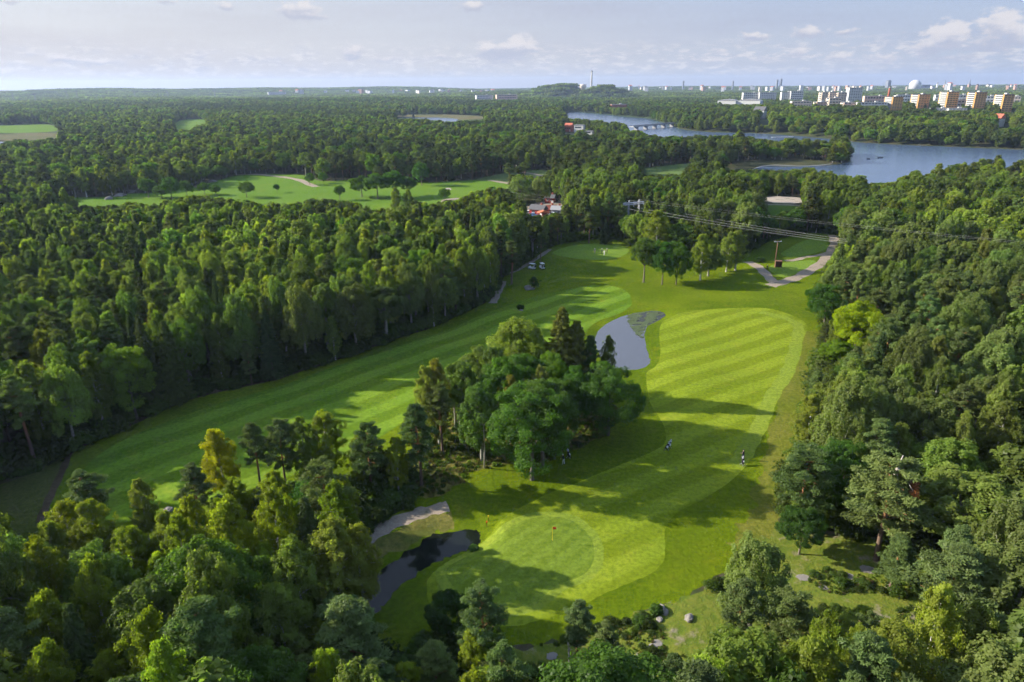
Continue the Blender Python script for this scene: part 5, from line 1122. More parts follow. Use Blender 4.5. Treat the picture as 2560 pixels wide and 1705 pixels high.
def villas():
    house('villa', 'large white timber-framed villa above the lawn on the far shore', 1908, 1130, 16, 11, 11, 6, 'white_wall', 'roof_dark', .4, win=4); house('villa', 'white villa with a red roof on the wooded far shore', 2511, 1010, 14, 10, 9.5, 5, 'white_wall', 'roof_red', .5)
    house('boathouse', 'little red boathouse by the jetty', 1963, 1010, 6, 5, 3, 2, 'red_wood', 'roof_red', .3, win=2)
    house('house', 'red brick house on the near shore by the bridge', 1425, 905, 10, 8, 6.5, 4, 'brick_red', 'roof_red', .5); 
    p, h, mpp = site(1452, 890, 313); e = thing('modern_house', 'white flat-roofed house next to the red brick house', 'house', p, face_yaw(1452, -.3)); MB().box((0, 0, h / 2), (12, 8, h)).build('wall', 'white_wall', e); MB().box((0, 0, h + .2), (12.6, 8.6, .4)).build('roof', 'roof_grey', e); MB().box((-1, -4.05, h * .72), (8, .12, 1.6)).build('window_band', 'window_dark', e)
    p, h, mpp = site(1478, 850, 328); e = thing('modern_house', 'lower white house before the bridge', 'house', p, face_yaw(1478, -.3)); MB().box((0, 0, h / 2), (8, 7, h)).build('wall', 'white_wall', e); MB().box((0, 0, h + .2), (8.6, 7.6, .4)).build('roof', 'roof_grey', e); MB().box((-.5, -3.55, h * .7), (5, .12, 1.4)).build('window_band', 'window_dark', e)
    # farmyard
    for px, py, W, Dp, h, rh, wl, rf, yw, lab in [(1346, 536, 7, 4.5, 2.6, 1.9, 'red_wood', 'roof_dark', .5, 'red barn with a dark roof in the farmyard'), (1376, 532, 5.5, 4, 2.2, 1.5, 'red_wood', 'roof_red', -.4, 'red shed with a rusty roof in the farmyard'), (1393, 536, 5, 4, 2.5, 1.6, 'white_wall', 'roof_grey', .2, 'small white shed in the farmyard'), (1376, 506, 4.6, 4, 2.6, 1.5, 'red_wood', 'roof_dark', .3, 'little red hut above the farmyard')]:
        house('barn', lab, px, 0, W, Dp, h, rh, wl, rf, yw, 'barn', ground_at(px, py), 2)
    p = ground_at(1358, 541); e = thing('market_tent', 'orange tarpaulin tent in the farmyard', 'tent', p, .2); MB().prism([(-2.6, 1.9), (2.6, 1.9), (0, 2.9)], -2.0, 2.0).build('canopy', 'orange_tarp', e)
    for sx in (-2.4, 2.4):
        for sy in (-1.8, 1.8): MB().tube([(sx, sy, 0), (sx, sy, 1.9)], .05, 6).build('pole', 'steel', e)
    for px, py, mt, lab in [(1325, 534, 'white_paint', 'white car parked by the red barn'), (1334, 541, 'blue_paint', 'blue car parked by the orange tent'), (1384, 541, 'white_paint', 'white van parked by the small white shed')]:
        parked_car(ground_at(px, py), mt, lab, 1.3 if 'van' in lab else 1.0)
    # bridge over the narrows
    a = ground_at(1578, 326)[:2]; b = ground_at(1690, 315)[:2]; L = float(np.linalg.norm(b - a)); e = thing('road_bridge', 'low concrete road bridge on stout piers across the narrows', 'bridge', ((a[0] + b[0]) / 2, (a[1] + b[1]) / 2, -1.2), math.atan2(b[1] - a[1], b[0] - a[0]))
    MB().box((0, 0, 4.6), (L, 7, .9)).build('deck', 'concrete', e)
    for s in (-1, 1): MB().box((0, s * 3.35, 5.5), (L, .2, .9)).build('railing', 'roof_grey', e)
    for k in range(5): MB().box((-L / 2 + L * (k + .5) / 5, 0, 1.6), (3.0, 5.5, 5.1)).build('pier', 'roof_grey', e)
    # jetty and boats
    p = ground_at(1952, 334); e = thing('jetty', 'pale wooden jetty on the far shore', 'jetty', (p[0], p[1] - 6, -1.2), .15); MB().box((0, 0, .6), (26, 3, .25)).build('deck', 'zinc', e)
    for k in range(5): MB().tube([(-12 + 6 * k, -1.2, -1), (-12 + 6 * k, -1.2, .6)], .15, 6).build('post', 'wood_brown', e)
    for px, py, L, rz, lab in [(2201, 395, 4.8, .1, 'longest dark rowing boat out on the lake'), (2171, 398, 3.2, .3, 'small dark boat between the other two on the lake'), (2125, 391, 4.2, -.1, 'dark boat close to the tip of the peninsula')]:
        p = ground_at(px, py); e = thing('rowing_boat', lab, 'boat', (p[0], p[1], -1.15), rz); m = MB(); n = 9; ring = []
        for i in range(n):
            t = i / (n - 1); x = (t - .5) * L; w = .62 * math.sin(min(1, t * 1.5 + .25) * math.pi * .5) * (1 - max(0, (t - .62) / .38) ** 2 * .96); sh = .12 * (2 * t - 1) ** 2; ring.append((x, w, sh))
        for x, w, sh in ring: m.v += [(x, -w, .48 + sh), (x, -w * .6, .05), (x, 0, -.1), (x, w * .6, .05), (x, w, .48 + sh)]
        for i in range(n - 1):
            for j in range(4): m.f.append((i * 5 + j, i * 5 + j + 1, i * 5 + j + 6, i * 5 + j + 5))
        m.f.append((0, 1, 2, 3, 4)); o = m.build('hull', 'black_cloth', e); sd = o.modifiers.new('thick', 'SOLIDIFY'); sd.thickness = .06
        for x in (-L * .22, L * .12): MB().box((x, 0, .34), (.26, 1.0, .05)).build('thwart', 'wood_brown', e)


def wheel(parent, x, y, r_, w, mt='black_rubber'):
    o = MB().tube([(x, y - w / 2, r_), (x, y + w / 2, r_)], r_, 14).build('wheel', mt, parent); MB().tube([(x, y - w / 2 - .012, r_), (x, y + w / 2 + .012, r_)], r_ * .55, 10).build('rim', 'zinc', o)


def parked_car(p, mt, lab, k=1.0):
    e = thing('parked_car', lab, 'car', p, rng.uniform(-.5, .5)); MB().prism([(-2.1, .3), (2.1, .3), (2.15, .7), (1.9, .85 * k), (1.1, .92 * k), (-2.0, .98 * k), (-2.15, .7)], -.85, .85).build('body', mt, e, False, .06)
    c = MB().prism([(-1.7, .95), (1.1, .90), (.45, 1.42 * k), (-1.3, 1.45 * k)], -.76, .76).build('cabin', 'window_dark', e, False, .05); MB().box((-.42, 0, 1.46 * k), (1.7, 1.4, .05)).build('roof', mt, c)
    for x in (-1.3, 1.3):
        for y in (-.78, .78): wheel(e, x, y, .32, .2)


def power_lines():
    # steel portal pylon above the trees, its lines running out of the frame to the right
    p1 = ground_at(1580, 594); d = ray([1580], [500])[0]; z1 = CAM_H + d[2] / math.hypot(d[0], d[1]) * math.hypot(p1[0], p1[1]); h1 = z1 - p1[2]
    q = bearing(2840, 218); p2 = np.array([q[0], q[1], hgt([q])[0]]); q0 = p1[:2] + (p1[:2] - p2[:2]) * .55; p0 = np.array([q0[0], q0[1], hgt([q0])[0]])
    dirv = nrm((p2 - p1)[:2]); rz = math.atan2(dirv[1], dirv[0]) - .35; perp = np.array([-math.sin(rz), math.cos(rz)])
    def pylon(p, h, lab):
        e = thing('power_pylon', lab, 'pylon', p, rz)
        for s in (-1, 1):
            lg = MB()
            for a in (-.35, .35):
                for b in (-.35, .35): lg.tube([(a, s * 2.6 + b, -1), (a * .5, s * 2.2 + b * .5, h)], .06, 4)
            for k in range(10): z = h * k / 10; lg.tube([(-.35, s * 2.55 - .3, z), (.3, s * 2.5 + .3, z + h / 10)], .035, 4); lg.tube([(.35, s * 2.55 - .3, z), (-.3, s * 2.5 + .3, z + h / 10)], .035, 4)
            lg.build('leg', 'zinc', e)
        arm = MB()
        for a in (-.3, .3):
            for zz in (-1.6, -.9): arm.tube([(a, -5, h + zz), (a, 5, h + zz)], .11, 4)
        for k in range(14): y = -5 + k * 10 / 14; arm.tube([(-.3, y, h - 1.6), (.3, y + .7, h - .9)], .05, 4); arm.tube([(.3, y, h - 1.6), (-.3, y + .7, h - .9)], .05, 4)
        arm.build('crossarm', 'zinc', e)
        for s in (-1, 0, 1): MB().lathe([(.05, 0), (.14, .1), (.05, .3), (.14, .4), (.05, .6), (.14, .7), (.05, .9)], 8, (0, s * 4.6, h - 2.55)).build('insulator', 'white_paint', e)
    pylon(p1, h1, 'pale steel portal pylon rising above the trees behind the raised green')
    def span(a, b, sag, rad, lab, grp):
        t = np.linspace(0, 1, 40)[:, None]; P = a * (1 - t) + b * t; P[:, 2] -= (4 * sag * t * (1 - t))[:, 0]; w = MB().tube(P, rad, 5).build('power_line', 'wire', None, True); tag(w, lab, 'cable', grp)
    for i, s in enumerate((-1, 0, 1)):
        a = np.array([*(p1[:2] + perp * s * 4.6), z1 - 2.6]); b = np.array([*(p2[:2] + perp * s * 2.2), p2[2] + h1 - 2.2]); c = np.array([*(p0[:2] + perp * s * 4.6), p0[2] + h1 - 2.6])
        nm = ('nearest', 'middle', 'farthest')[i]; span(a, b, 1.6, .026, nm + ' of three thick power lines running from the pylon across the wood', 'power lines'); span(a, c, 1.8, .012, nm + ' of three thin lines running from the pylon over the farmyard', 'power lines')
    for i, s in enumerate((-1, 1)):
        a = np.array([*(p1[:2] + perp * s * 2.2), z1 + .1]); b = np.array([*(p2[:2] + perp * s * 1.2), p2[2] + h1 + 3.0]); span(a, b, .8, .011, ('lower', 'upper')[i] + ' thin earth wire above the thick power lines', 'power lines')
    # wooden pole with a box at its foot
    p = ground_at(1937, 664); d = ray([1937], [601])[0]; h = CAM_H + d[2] / math.hypot(d[0], d[1]) * math.hypot(p[0], p[1]) - p[2]; e = thing('utility_pole', 'brown wooden pole with a short crossarm by the forked path', 'pole', p, .1); MB().tube([(0, 0, -.5), (0, 0, h)], [.17, .12], 8).build('shaft', 'wood_brown', e, True); MB().box((0, 0, h - .35), (2.4, .14, .16)).build('crossarm', 'zinc', e)
    for x in (-1.0, 0, 1.0): MB().lathe([(.05, 0), (.08, .1), (.04, .25)], 8, (x, 0, h - .27)).build('insulator', 'white_paint', e)
    p = ground_at(1945, 668); e = thing('shelter', 'brown wooden shelter at the foot of the pole', 'shelter', p, -.2); MB().box((0, .55, 1.0), (1.9, .08, 2.0)).build('back_wall', 'wood_brown', e)
    for s in (-1, 1): MB().box((s * .95, 0, 1.0), (.08, 1.2, 2.0)).build('side_wall', 'wood_brown', e)
    MB().box((0, 0, 2.08), (2.2, 1.6, .1)).build('roof', 'wood_brown', e); MB().box((0, .3, .45), (1.6, .4, .06)).build('bench', 'wood_brown', e)
    # far transmission pylons on the left skyline
    proto = None
    for px, yt, dist in [(162, 222, 3100), (187, 224, 3300), (332, 224, 3500), (80, 231, 3000), (25, 232, 3200), (533, 222, 3900), (415, 226, 3800)]:
        p, h, _ = site(px, dist, yt); e = thing('lattice_pylon', 'thin lattice pylon on the far left skyline, ' + {162: 'tallest of all', 187: 'beside the tallest', 332: 'alone left of the water tower', 80: 'low second from the frame edge', 25: 'low one at the frame edge', 533: 'faint one right of the water tower', 415: 'faint one just left of the water tower'}[px], 'pylon', p, .5, 'lattice pylons'); b = MB()
        for sx in (-1, 1):
            for sy in (-1, 1): b.tube([(sx * 3, sy * 3, 0), (sx * .5, sy * .5, h)], .28, 4)
        for k in range(7):
            z0, z1_ = h * k / 7, h * (k + 1) / 7; w0, w1 = 3 - 2.5 * k / 7, 3 - 2.5 * (k + 1) / 7; b.tube([(-w0, -w0, z0), (w1, -w1, z1_)], .18, 4); b.tube([(w0, -w0, z0), (-w1, -w1, z1_)], .18, 4)
        b.build('mast', 'dark_tower', e); 
        for zz, w in ((.82, 9), (.93, 6)): MB().box((0, 0, h * zz), (w * 2, .8, .8)).build('crossarm', 'dark_tower', e)


def golf_cart(px, py, rz, lab):
    p = ground_at(px, py); e = thing('golf_cart', lab, 'golf cart', p, rz, 'golf carts')
    MB().prism([(-1.15, .35), (1.05, .35), (1.25, .55), (1.2, .85), (.75, .98), (.55, .62), (-.25, .55), (-.4, .80), (-1.15, .85)], -.58, .58).build('body', 'white_paint', e, False, .05)
    MB().box((-.45, 0, .86), (.55, 1.1, .16)).build('seat', 'beige_seat', e, False, .04); MB().box((-.78, 0, 1.15), (.12, 1.1, .45)).build('backrest', 'beige_seat', e, False, .04)
    MB().box((-.05, 0, 1.86), (1.9, 1.2, .10), 0, .94).build('roof', 'white_paint', e, False, .05)
    for s in (-1, 1):
        MB().tube([(.95, s * .52, .9), (.65, s * .52, 1.84)], .025, 6).build('post', 'black_rubber', e); MB().tube([(-.95, s * .52, .85), (-.9, s * .52, 1.84)], .025, 6).build('post', 'black_rubber', e)
    MB().v; w = MB(); w.v += [(.95, -.5, .95), (.95, .5, .95), (.68, .5, 1.78), (.68, -.5, 1.78), (.965, -.5, .95), (.965, .5, .95), (.695, .5, 1.78), (.695, -.5, 1.78)]; w.f += [(0, 1, 2, 3), (7, 6, 5, 4), (0, 4, 5, 1), (3, 2, 6, 7)]; w.build('windscreen', 'screen_glass', e)
    a = np.linspace(0, 2 * math.pi, 13); MB().tube(np.stack([.45 + .06 * np.sin(a), -.25 + .17 * np.cos(a), 1.08 + .17 * np.sin(a)], 1), .018, 5).build('steering_wheel', 'black_rubber', e); MB().tube([(.72, -.25, .9), (.47, -.25, 1.08)], .02, 5).build('steering_column', 'black_rubber', e)
    for y in (-.28, .28): b = MB().tube([(-1.2, y, .7), (-1.32, y, 1.55)], [.14, .16], 10).build('golf_bag', 'black_cloth', e); MB().tube([(-1.3, y, 1.5), (-1.34, y + .04, 1.78)], .05, 6).build('clubs', 'steel', b)
    for x in (-.8, .85):
        for y in (-.52, .52): wheel(e, x, y, .24, .2)
    for y in (-.4, .4): MB().box((1.22, y, .68), (.06, .18, .1)).build('headlight', 'zinc', e)


def person(p, rz, lab, shirt, trousers, lean=0.0, stride=.18, arm=.25, cap='white_cloth', arms_fwd=0.3):
    """standing golfer: one skinned body, parts of it clothed by height; cap and shoes are parts"""
    e = thing('person', lab, 'person', p, rz); L = lean
    J = {'pel': (0, 0, .95), 'belly': (.05 * L, 0, 1.10), 'chest': (.35 * L, 0, 1.33), 'neck': (.52 * L, 0, 1.50), 'head': (.62 * L + .02, 0, 1.62), 'crown': (.66 * L + .02, 0, 1.74)}
    for s, n in ((1, 'l'), (-1, 'r')):
        J['hip' + n] = (0, s * .10, .90); J['kn' + n] = (s * stride * .5 + .03, s * .11, .49); J['an' + n] = (s * stride, s * .11, .09); J['to' + n] = (s * stride + .16, s * .12, .04)
        J['sh' + n] = (.40 * L, s * .19, 1.42); J['el' + n] = (.40 * L + arms_fwd * .5, s * (.24 + arm * .2), 1.14); J['wr' + n] = (.40 * L + arms_fwd * 1.2, s * (.20 - arms_fwd * .2 + arm * .2), .95); J['ha' + n] = (.40 * L + arms_fwd * 1.4, s * (.17 - arms_fwd * .2 + arm * .2), .87)
    E = [('pel', 'belly'), ('belly', 'chest'), ('chest', 'neck'), ('neck', 'head'), ('head', 'crown')]
    for n in 'lr': E += [('pel', 'hip' + n), ('hip' + n, 'kn' + n), ('kn' + n, 'an' + n), ('an' + n, 'to' + n), ('chest', 'sh' + n), ('sh' + n, 'el' + n), ('el' + n, 'wr' + n), ('wr' + n, 'ha' + n)]
    Rd = {'pel': (.15, .12), 'belly': (.135, .11), 'chest': (.16, .12), 'neck': (.058, .058), 'head': (.095, .085), 'crown': (.07, .065), 'hip': (.09, .09), 'kn': (.062, .062), 'an': (.042, .042), 'to': (.038, .03), 'sh': (.06, .06), 'el': (.043, .043), 'wr': (.03, .03), 'ha': (.038, .022)}
    nm = list(J); me = bpy.data.meshes.new('body'); me.from_pydata([J[k] for k in nm], [(nm.index(a), nm.index(b)) for a, b in E], []); o = bpy.data.objects.new('body', me); COL.objects.link(o); o.modifiers.new('skin', 'SKIN'); o.modifiers['skin'].use_smooth_shade = True
    if not me.skin_vertices: 
        bm = bmesh.new(); bm.from_mesh(me); bm.verts.layers.skin.verify(); bm.to_mesh(me); bm.free()
    sv = me.skin_vertices[0].data
    for i, k in enumerate(nm): sv[i].radius = Rd.get(k, Rd.get(k[:-1])); sv[i].use_root = (k == 'pel')
    o.modifiers.new('sub', 'SUBSURF').levels = 1; dg = bpy.context.evaluated_depsgraph_get(); m2 = bpy.data.meshes.new_from_object(o.evaluated_get(dg)); bpy.data.objects.remove(o); bpy.data.meshes.remove(me); m2.name = 'body'; m2.materials.clear()
    for q in (shirt, trousers, 'skin', 'black_cloth'): m2.materials.append(MATS[q])
    for f in m2.polygons:
        z, y, x = f.center.z, abs(f.center.y), f.center.x; f.material_index = 3 if z < .07 else 1 if (z < .97 and y < .17 and not (x > .40 * L + .12 and z > .82)) else 2 if (z > 1.50 or (z < 1.12 and (y > .17 or x > .40 * L + .14))) else 0
    b = bpy.data.objects.new('body', m2); COL.objects.link(b); b.parent = e
    MB().lathe([(.105, 0), (.108, .05), (.085, .11), (.03, .14)], 12, (J['crown'][0] - .01, 0, 1.68)).build('cap', cap, e, True)
    MB().box((J['crown'][0] + .12, 0, 1.70), (.11, .13, .02)).build('peak', cap, e)
    for s in (-1, 1): MB().box((J['head'][0] + .088, s * .035, 1.645), (.012, .022, .014)).build('eye', 'hair', e)
    MB().box((J['head'][0] + .10, 0, 1.615), (.03, .025, .04)).build('nose', 'skin', e); MB().box((J['head'][0] + .088, 0, 1.572), (.014, .05, .012)).build('mouth', 'flag_red', e)
    for n, s in (('l', 1), ('r', -1)):
        h = np.array(J['ha' + n]); f = MB()
        for k, (dy, ln) in enumerate(((-.024, .055), (-.008, .065), (.008, .062), (.024, .05))): f.tube([h + (0, dy, -.01), h + (.012, dy, -.01 - ln * .6), h + (.035, dy * .8, -.012 - ln)], [.009, .0085, .007], 5)
        f.tube([h + (.015, -s * .022, .02), h + (.045, -s * .034, -.005), h + (.06, -s * .028, -.03)], [.010, .009, .008], 5); f.build('fingers', 'skin', e, True)
    return e


def trolley(p, rz, lab, bag='black_cloth', trim='white_paint'):
    e = thing('golf_trolley', lab, 'golf trolley', p, rz); fr = MB()
    fr.tube([(-.35, 0, .18), (.10, 0, .55), (.40, 0, 1.05)], .022, 6); fr.tube([(.40, -.16, 1.05), (.40, .16, 1.05)], .02, 6); fr.tube([(-.05, 0, .42), (-.10, -.32, .16)], .018, 5); fr.tube([(-.05, 0, .42), (-.10, .32, .16)], .018, 5); fr.tube([(-.35, 0, .18), (-.55, 0, .14)], .018, 5); fr.build('frame', 'steel', e)
    b = MB().tube([(-.36, 0, .30), (-.25, 0, .42), (.13, 0, .98), (.20, 0, 1.08)], [.12, .15, .15, .14], 12).build('bag', bag, e, True); MB().box((-.12, -.12, .62), (.30, .14, .36), 0).build('pocket', trim, b, False, .03); MB().box((-.06, .13, .62), (.30, .12, .34)).build('pocket', bag, b, False, .03)
    MB().tube([(.19, 0, 1.06), (.215, 0, 1.10)], .15, 12).build('collar', trim, b)
    for k in range(7):
        a = k * .9; q = np.array([.20 + .07 * math.cos(a), .08 * math.sin(a), 1.08]); t = q + np.array([.10 + .03 * math.cos(a), .05 * math.sin(a), .22 + .04 * math.sin(k * 2)]); c = MB().tube([q, t], .012, 5).build('club', 'steel', b); MB().lathe([(.02, -.03), (.05, 0), (.05, .05), (.02, .09)], 8, tuple(t)).build('head_cover', 'black_cloth' if k % 2 else trim, c)
    for y in (-.34, .34): wheel(e, -.10, y, .15, .05)
    wheel(e, -.56, 0, .10, .05)


def course_things():
    golf_cart(1330, 673, 2.6, 'white-roofed golf cart nearest the wood path'); golf_cart(1355, 672, 1.9, 'white-roofed golf cart next to the slim pine')
    p = ground_at(1381, 1352); e = thing('flagstick', 'thin yellow flagstick with a small red flag on the putting green', 'flag', p); MB().tube([(0, 0, -.15), (0, 0, 2.15)], .022, 6).build('stick', 'yellow_paint', e)
    f = MB(); n = 7
    for i in range(n): x = .46 * i / (n - 1); y = .05 * math.sin(i * 1.1); f.v += [(x, y, 2.13), (x, y, 1.80)]
    for i in range(n - 1): f.f.append((2 * i, 2 * i + 1, 2 * i + 3, 2 * i + 2))
    o = f.build('flag', 'flag_red', e); o.modifiers.new('thick', 'SOLIDIFY').thickness = .012; MB().lathe([(.055, -.1), (.055, .012), (.05, .012)], 14).build('cup', 'black_rubber', e)
    for px, py, c, lab in [(1221, 1302, 'yellow_paint', 'yellow-topped hazard stake by the dark pond'), (1217, 1316, 'flag_red', 'red hazard stake by the dark pond')]:
        p = ground_at(px, py); e = thing('hazard_stake', lab, 'stake', p); MB().box((0, 0, .35), (.09, .09, .9)).build('stake_post', 'wood_brown', e); MB().box((0, 0, .72), (.15, .15, .24)).build('painted_head', c, e)
    g = ground_at
    person(g(1857, 1149), 1.9, 'person in dark clothes walking behind a golf bag on the fairway', 'black_cloth', 'navy_cloth', .1, .2, .2, 'black_cloth', .35); trolley(g(1856, 1162), 1.4, 'black golf bag on a trolley just before the walking person')
    trolley(g(1668, 1124), .5, 'black and white golf bag on a trolley at the bend of the fairway'); trolley(g(1674, 1119), .9, 'second dark golf bag at the bend of the fairway', 'navy_cloth')
    person(g(1409, 1161), 2.6, 'person in a dark top and white trousers in the shade by the big oak', 'black_cloth', 'white_cloth', .25, .1, .2, 'white_cloth', .3); trolley(g(1421, 1144), 2.0, 'dark golf bag in the shade behind the person in white trousers')
    for px, py, s, t, lab in [(1487, 634, 'grey_cloth', 'grey_cloth', 'person in grey standing apart on the raised green'), (1504, 634, 'navy_cloth', 'black_cloth', 'person in navy, middle of the group on the raised green'), (1510.5, 638, 'white_cloth', 'white_cloth', 'person all in white on the raised green'), (1517.5, 634, 'black_cloth', 'black_cloth', 'person all in black at the end of the group on the raised green')]:
        person(g(px, py), rng.uniform(0, 6), lab, s, t, .08, .1, .2)
    person(g(1917, 676), 1.0, 'person in black standing on the tee below the pole', 'black_cloth', 'black_cloth', .1, .1)
    # stones: whole boulders and low outcrops, each its own lump
    def rock(px, py, w, h, lab, mt='granite', seed=0, flat_=1.0):
        r = np.random.default_rng(seed + int(px)); bm = bmesh.new(); bmesh.ops.create_icosphere(bm, subdivisions=3, radius=1.0); ph = r.uniform(0, 6.28, (6, 3)); fr = r.uniform(1.2, 4.2, (6, 3))
        for v in bm.verts:
            c = np.array(v.co); n = sum(math.sin(c @ fr[k] + ph[k, 0]) / (1.6 + k) for k in range(6)) * .22; c = c * (1 + n); c[2] = max(-.35, c[2]) if c[2] < 0 else c[2] * (1 - .25 * flat_ * (c[2] > .6)); v.co = c * np.array([w / 2, w / 2 * r.uniform(.55, .9), h])
        me = bpy.data.meshes.new('boulder'); bm.to_mesh(me); bm.free(); me.materials.append(MATS[mt]); o = bpy.data.objects.new('boulder', me); COL.objects.link(o); o.location = ground_at(px, py); o.rotation_euler = (0, 0, r.uniform(0, 6)); tag(o, lab, 'rock')
    rock(1322, 722, 3.6, 1.1, 'grey rock mound beside the little dark pine'); rock(1303, 776, 1.2, .3, 'flat grey stone under the round bush'); rock(1655, 1526, 1.6, .6, 'grey boulder on the heath, upper one'); rock(1722, 1546, 1.3, .5, 'grey boulder on the heath below the upper one'); rock(1650, 1550, 1.0, .35, 'small stone beside the upper heath boulder')
    for i, (x, y, w, l) in enumerate([(2010, 1445, 3.4, 'largest bare rock slab in the clearing'), (2120, 1440, 2.6, 'bare rock slab in the middle of the clearing'), (2170, 1425, 3.6, 'wide pale rock slab before the old pine'), (2060, 1470, 2.0, 'low pale slab at the front of the clearing'), (2230, 1470, 2.6, 'rock slab beside the small loose pine'), (1380, 1640, 2.4, 'pale slab on the heath below the slim pine'), (1640, 1610, 2.6, 'flat rock showing through the heath'), (1600, 1640, 2.0, 'second flat rock in the heath'), (420, 1275, 2.6, 'pale rock glimpsed in the near wood'), (530, 1215, 2.0, 'pale rock by the shaded fairway'), (560, 1460, 2.4, 'light boulder deep in the near wood')]):
        rock(x, y, w * .55, .12 if i < 8 else .5, l.replace('pale', 'grey'), 'granite', i, 1.5)
    for i, (x, y, w) in enumerate([(300, 490, 6), (330, 480, 7), (272, 498, 5), (352, 474, 6), (500, 468, 5), (530, 455, 6)]): rock(x, y, w, 1.8, ('grey cliff rocks along the edge of the far fairway, ' + ('lower', 'middle', 'outer', 'upper', 'inner', 'inmost')[i] + ' piece'), 'granite', 40 + i)
    # bushes on the open ground
    def bush(px, py, w, h, lab, tint, grp=None):
        r = np.random.default_rng(int(px * 7 + py)); wd, cr = t_shrub(r, w / 2, h, 1800, .20); e = thing('bush', lab, 'bush', ground_at(px, py), 0, grp); o = bpy.data.objects.new('stems', wd.mesh('stems', 'bark_oak')); COL.objects.link(o); o.parent = e; o = bpy.data.objects.new('crown', cr.mesh('crown', 'leaf_shrub')); COL.objects.link(o); o.parent = e; o.color = (*tint, 1)
    bush(1300, 773, 2.6, 1.5, 'round dark bush alone on the shaded fairway', (.42, .6, .5)); bush(1184, 1374, 1.5, .8, 'bright little bush on the dark pond bank', (1.0, 1.2, .8)); bush(1640, 1530, 2.0, 1.0, 'low green bush by the heath boulder', (.9, 1.1, .9)); bush(1600, 1560, 2.4, 1.0, 'spreading low bush on the heath', (1.0, 1.1, .8)); bush(1900, 655, 4.0, 2.0, 'thick bush where the forked path begins', (.7, .85, .7))
    # the bare white stem in the clump, the rusty top of the old pine, a fallen log
    def snag(px, py, top, lab, mt, nb, sp):
        p = ground_at(px, py); d = ray([px], [top])[0]; h = CAM_H + d[2] / math.hypot(d[0], d[1]) * math.hypot(p[0], p[1]) - p[2]; r = np.random.default_rng(int(px)); e = thing('dead_tree', lab, 'tree', p); MB().tube([(0, 0, -.3), (.1, 0, h * .4), (.0, .1, h * .75), (-.2, .1, h)], [.14, .11, .07, .02], 7).build('trunk', mt, e, True); w = MB()
        for i in range(nb): z = h * r.uniform(.45, .95); a = r.uniform(0, 6.28); L = sp * r.uniform(.4, 1); w.tube([(0, 0, z), (L * .6 * math.cos(a), L * .6 * math.sin(a), z + L * .3), (L * math.cos(a), L * math.sin(a), z + L * .75)], [.04, .025, .01], 4)
        w.build('branches', mt, e)
    snag(1211, 1170, 1033, 'bare white dead stem in front of the clump', 'dead_wood', 12, 1.4); snag(2140, 900, 790, 'bare grey twigs beside the yellow maple', 'dead_wood', 16, 1.8); snag(1420, 1695, 1600, 'thin leafless stem on the heath', 'dead_wood', 8, 1.0)
    p = ground_at(1330, 1690); e = MB().tube([(-1.6, 0, .15), (0, .05, .18), (1.7, -.1, .14)], [.14, .12, .08], 7).build('fallen_log', 'dead_wood', None, True); e.location = p; e.rotation_euler.z = .35; tag(e, 'pale fallen log at the lower edge of the heath', 'log')
    # lily pads at the top of the far pond
    zone = flat([(1566, 790), (1575, 782), (1607, 776), (1643, 774), (1660, 779), (1660, 786), (1640, 797), (1620, 806), (1610, 822), (1608, 842), (1592, 832), (1578, 812)]); r = np.random.default_rng(4); m = MB(); lo, hi = zone.min(0), zone.max(0); c = r.uniform(lo, hi, (9000, 2)); c = c[pip(c, zone) & pip(c, G['pond_far'])]; c = c[fnoise(c, 1.6, 8) + r.uniform(-.25, .25, len(c)) > -.12][:1500]
    for x, y in c:
        b = len(m.v); q = r.uniform(.12, .36); a0 = r.uniform(0, 6.28); tl = r.normal(0, .10, 2); m.v += [(x + q * math.cos(a0 + k * 1.0), y + q * math.sin(a0 + k * 1.0), -.49 + .05 * r.uniform() + (tl[0] * math.cos(k) + tl[1] * math.sin(k)) * q) for k in range(6)]; m.f.append(tuple(range(b, b + 6)))
    tag(m.build('lily_pads', 'pad_green'), 'grey-green lily pads at the upper end of the pale pond', 'lily pads', None, 'stuff')


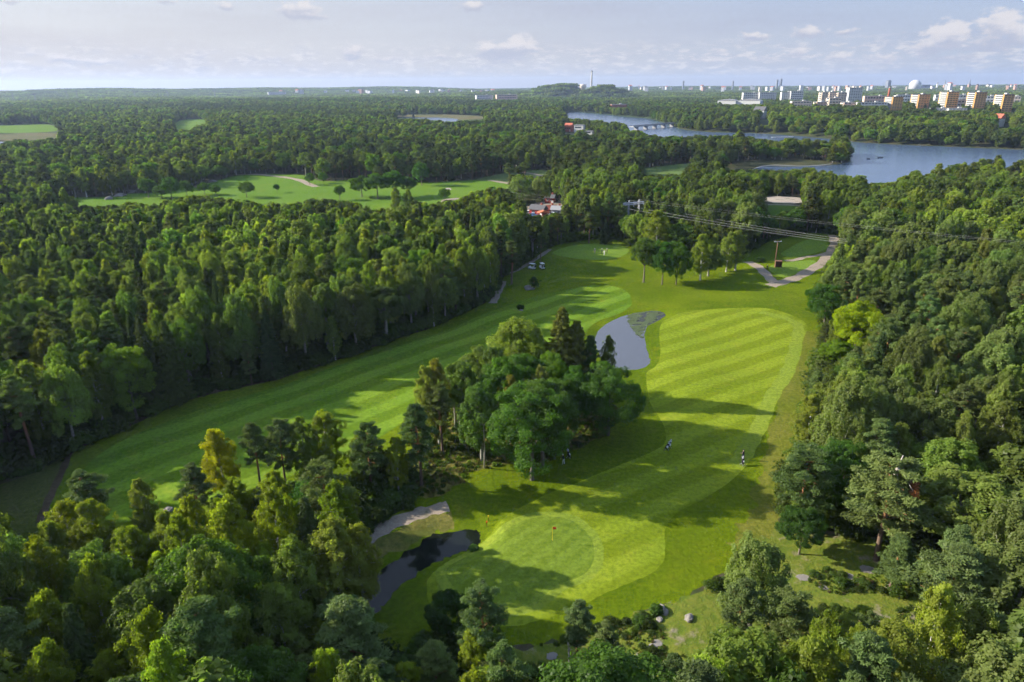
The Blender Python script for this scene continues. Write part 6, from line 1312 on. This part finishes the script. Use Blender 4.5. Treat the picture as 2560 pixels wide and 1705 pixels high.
def undergrowth():
    """low bushes, saplings and tussocks: wood edges, heath, knoll, pond banks"""
    r = np.random.default_rng(17); ids = []
    for v in range(4): w, c = t_shrub(r, 1.0 + .25 * v, .9 + .3 * v, 700, .22); ids.append(add_source(c.mesh('shrub', 'mass_shrub')))
    tf = []
    for v in range(3):
        c = Crown(); k = 60; a = r.uniform(0, 6.28, k); q = .30 * np.sqrt(r.uniform(0, 1, k)); p = np.stack([q * np.cos(a), q * np.sin(a), np.full(k, .13)], 1); c.add(p, np.stack([np.cos(a), np.sin(a), np.full(k, .25)], 1), .20, .035, r.uniform(0, 1), np.stack([.3 * np.cos(a), .3 * np.sin(a), np.ones(k)], 1), r); tf.append(add_source(c.mesh('tussock', ['tuft_dry', 'tuft_green', 'mass_shrub'][v])))
    pts, pid, sc = [], [], []
    def spread(key, n, kinds, s0, s1, keep=1.0, band=None):
        g_ = G[key]; lo, hi = g_.min(0), g_.max(0)
        if band: lo, hi = lo - band, hi + band
        q = r.uniform(lo, hi, (n, 2)); ins = pip(q, g_)
        if band: d = pdist(q, g_); ins = (~ins) & (d < band) & (d > .3)
        q = q[ins]; q = q[fnoise(q, .55, 12) > .12] if keep == 'c' else q; q = q[~near_any(q, ['fairway_main', 'fairway_left', 'pond_near', 'pond_far', 'path_pond', 'path_a', 'path_b', 'path_c', 'green', 'upper_green', 'lake', 'tee_right', 'tee_front'] + (['rough', 'heath'] if band else []))]
        b = np.column_stack([q, hgt(q)])
        if band:
            h = np.full(len(b), 1.2); b = b[blocks(b, h, np.full(len(b), .6)) <= 0.0]
        for p in b: s = r.uniform(s0, s1); pts.append(p); pid.append(int(r.choice(kinds))); sc.append((s, s, s * r.uniform(.7, 1.2)))
    spread('rough', 34000, ids, .7, 2.3, 1, 11.0); spread('heath', 9000, tf[1:] + tf, .35, .9, 'c'); spread('heath', 1100, ids, .2, .7, 'c'); spread('island', 3500, tf, .6, 1.6); spread('island', 110, ids, .3, .8)
    spread('pond_near', 6000, tf[1:2], .8, 1.6, 1, .9); spread('pond_far', 8000, tf[:2], .6, 1.3, 1, .8)
    q = np.stack([r.uniform(-75, 75, 5000), r.uniform(38, 120, 5000)], 1); q = q[~near_any(q, NOTREE + ['heath', 'island'])]; b = np.column_stack([q, hgt(q)]); b = b[blocks(b, np.full(len(b), 1.4), np.full(len(b), .6)) <= 0]
    for p in b[:1500]: s = r.uniform(.5, 1.5); pts.append(p); pid.append(int(r.choice(ids))); sc.append((s, s, s * r.uniform(.7, 1.2)))
    scatter('undergrowth', np.array(pts), pid, r.uniform(0, 6.28, len(pid)), sc, 'low bushes, saplings and grass tussocks along wood edges, heath and banks', 'undergrowth'); print('UNDERGROWTH', len(pts))


foliage('tuft_dry', (.24, .20, .09), BACK, False, .4, .45); foliage('tuft_green', (.15, .19, .04), BACK, False, .4, .45)
towers(); villas(); power_lines(); course_things(); undergrowth()

# ------------------------------------------------------------------ the air
def haze():
    o = MB().box((0, 0, 85.0), (25200, 25200, 190.0)).build('haze', None); m, g = mat('haze_air'); v = g.n('ShaderNodeVolumePrincipled'); v.inputs['Color'].default_value = (.56, .71, 1.0, 1); v.inputs['Density'].default_value = HAZE; v.inputs['Anisotropy'].default_value = .25
    out = g.n('ShaderNodeOutputMaterial'); g.l(v.outputs[0], out.inputs['Volume']); m.cycles.homogeneous_volume = True if hasattr(m.cycles, 'homogeneous_volume') else None; o.data.materials.append(m); tag(o, 'thin blue summer haze over the whole landscape', 'haze', None, 'stuff')


HAZE = 6.8e-5
haze()
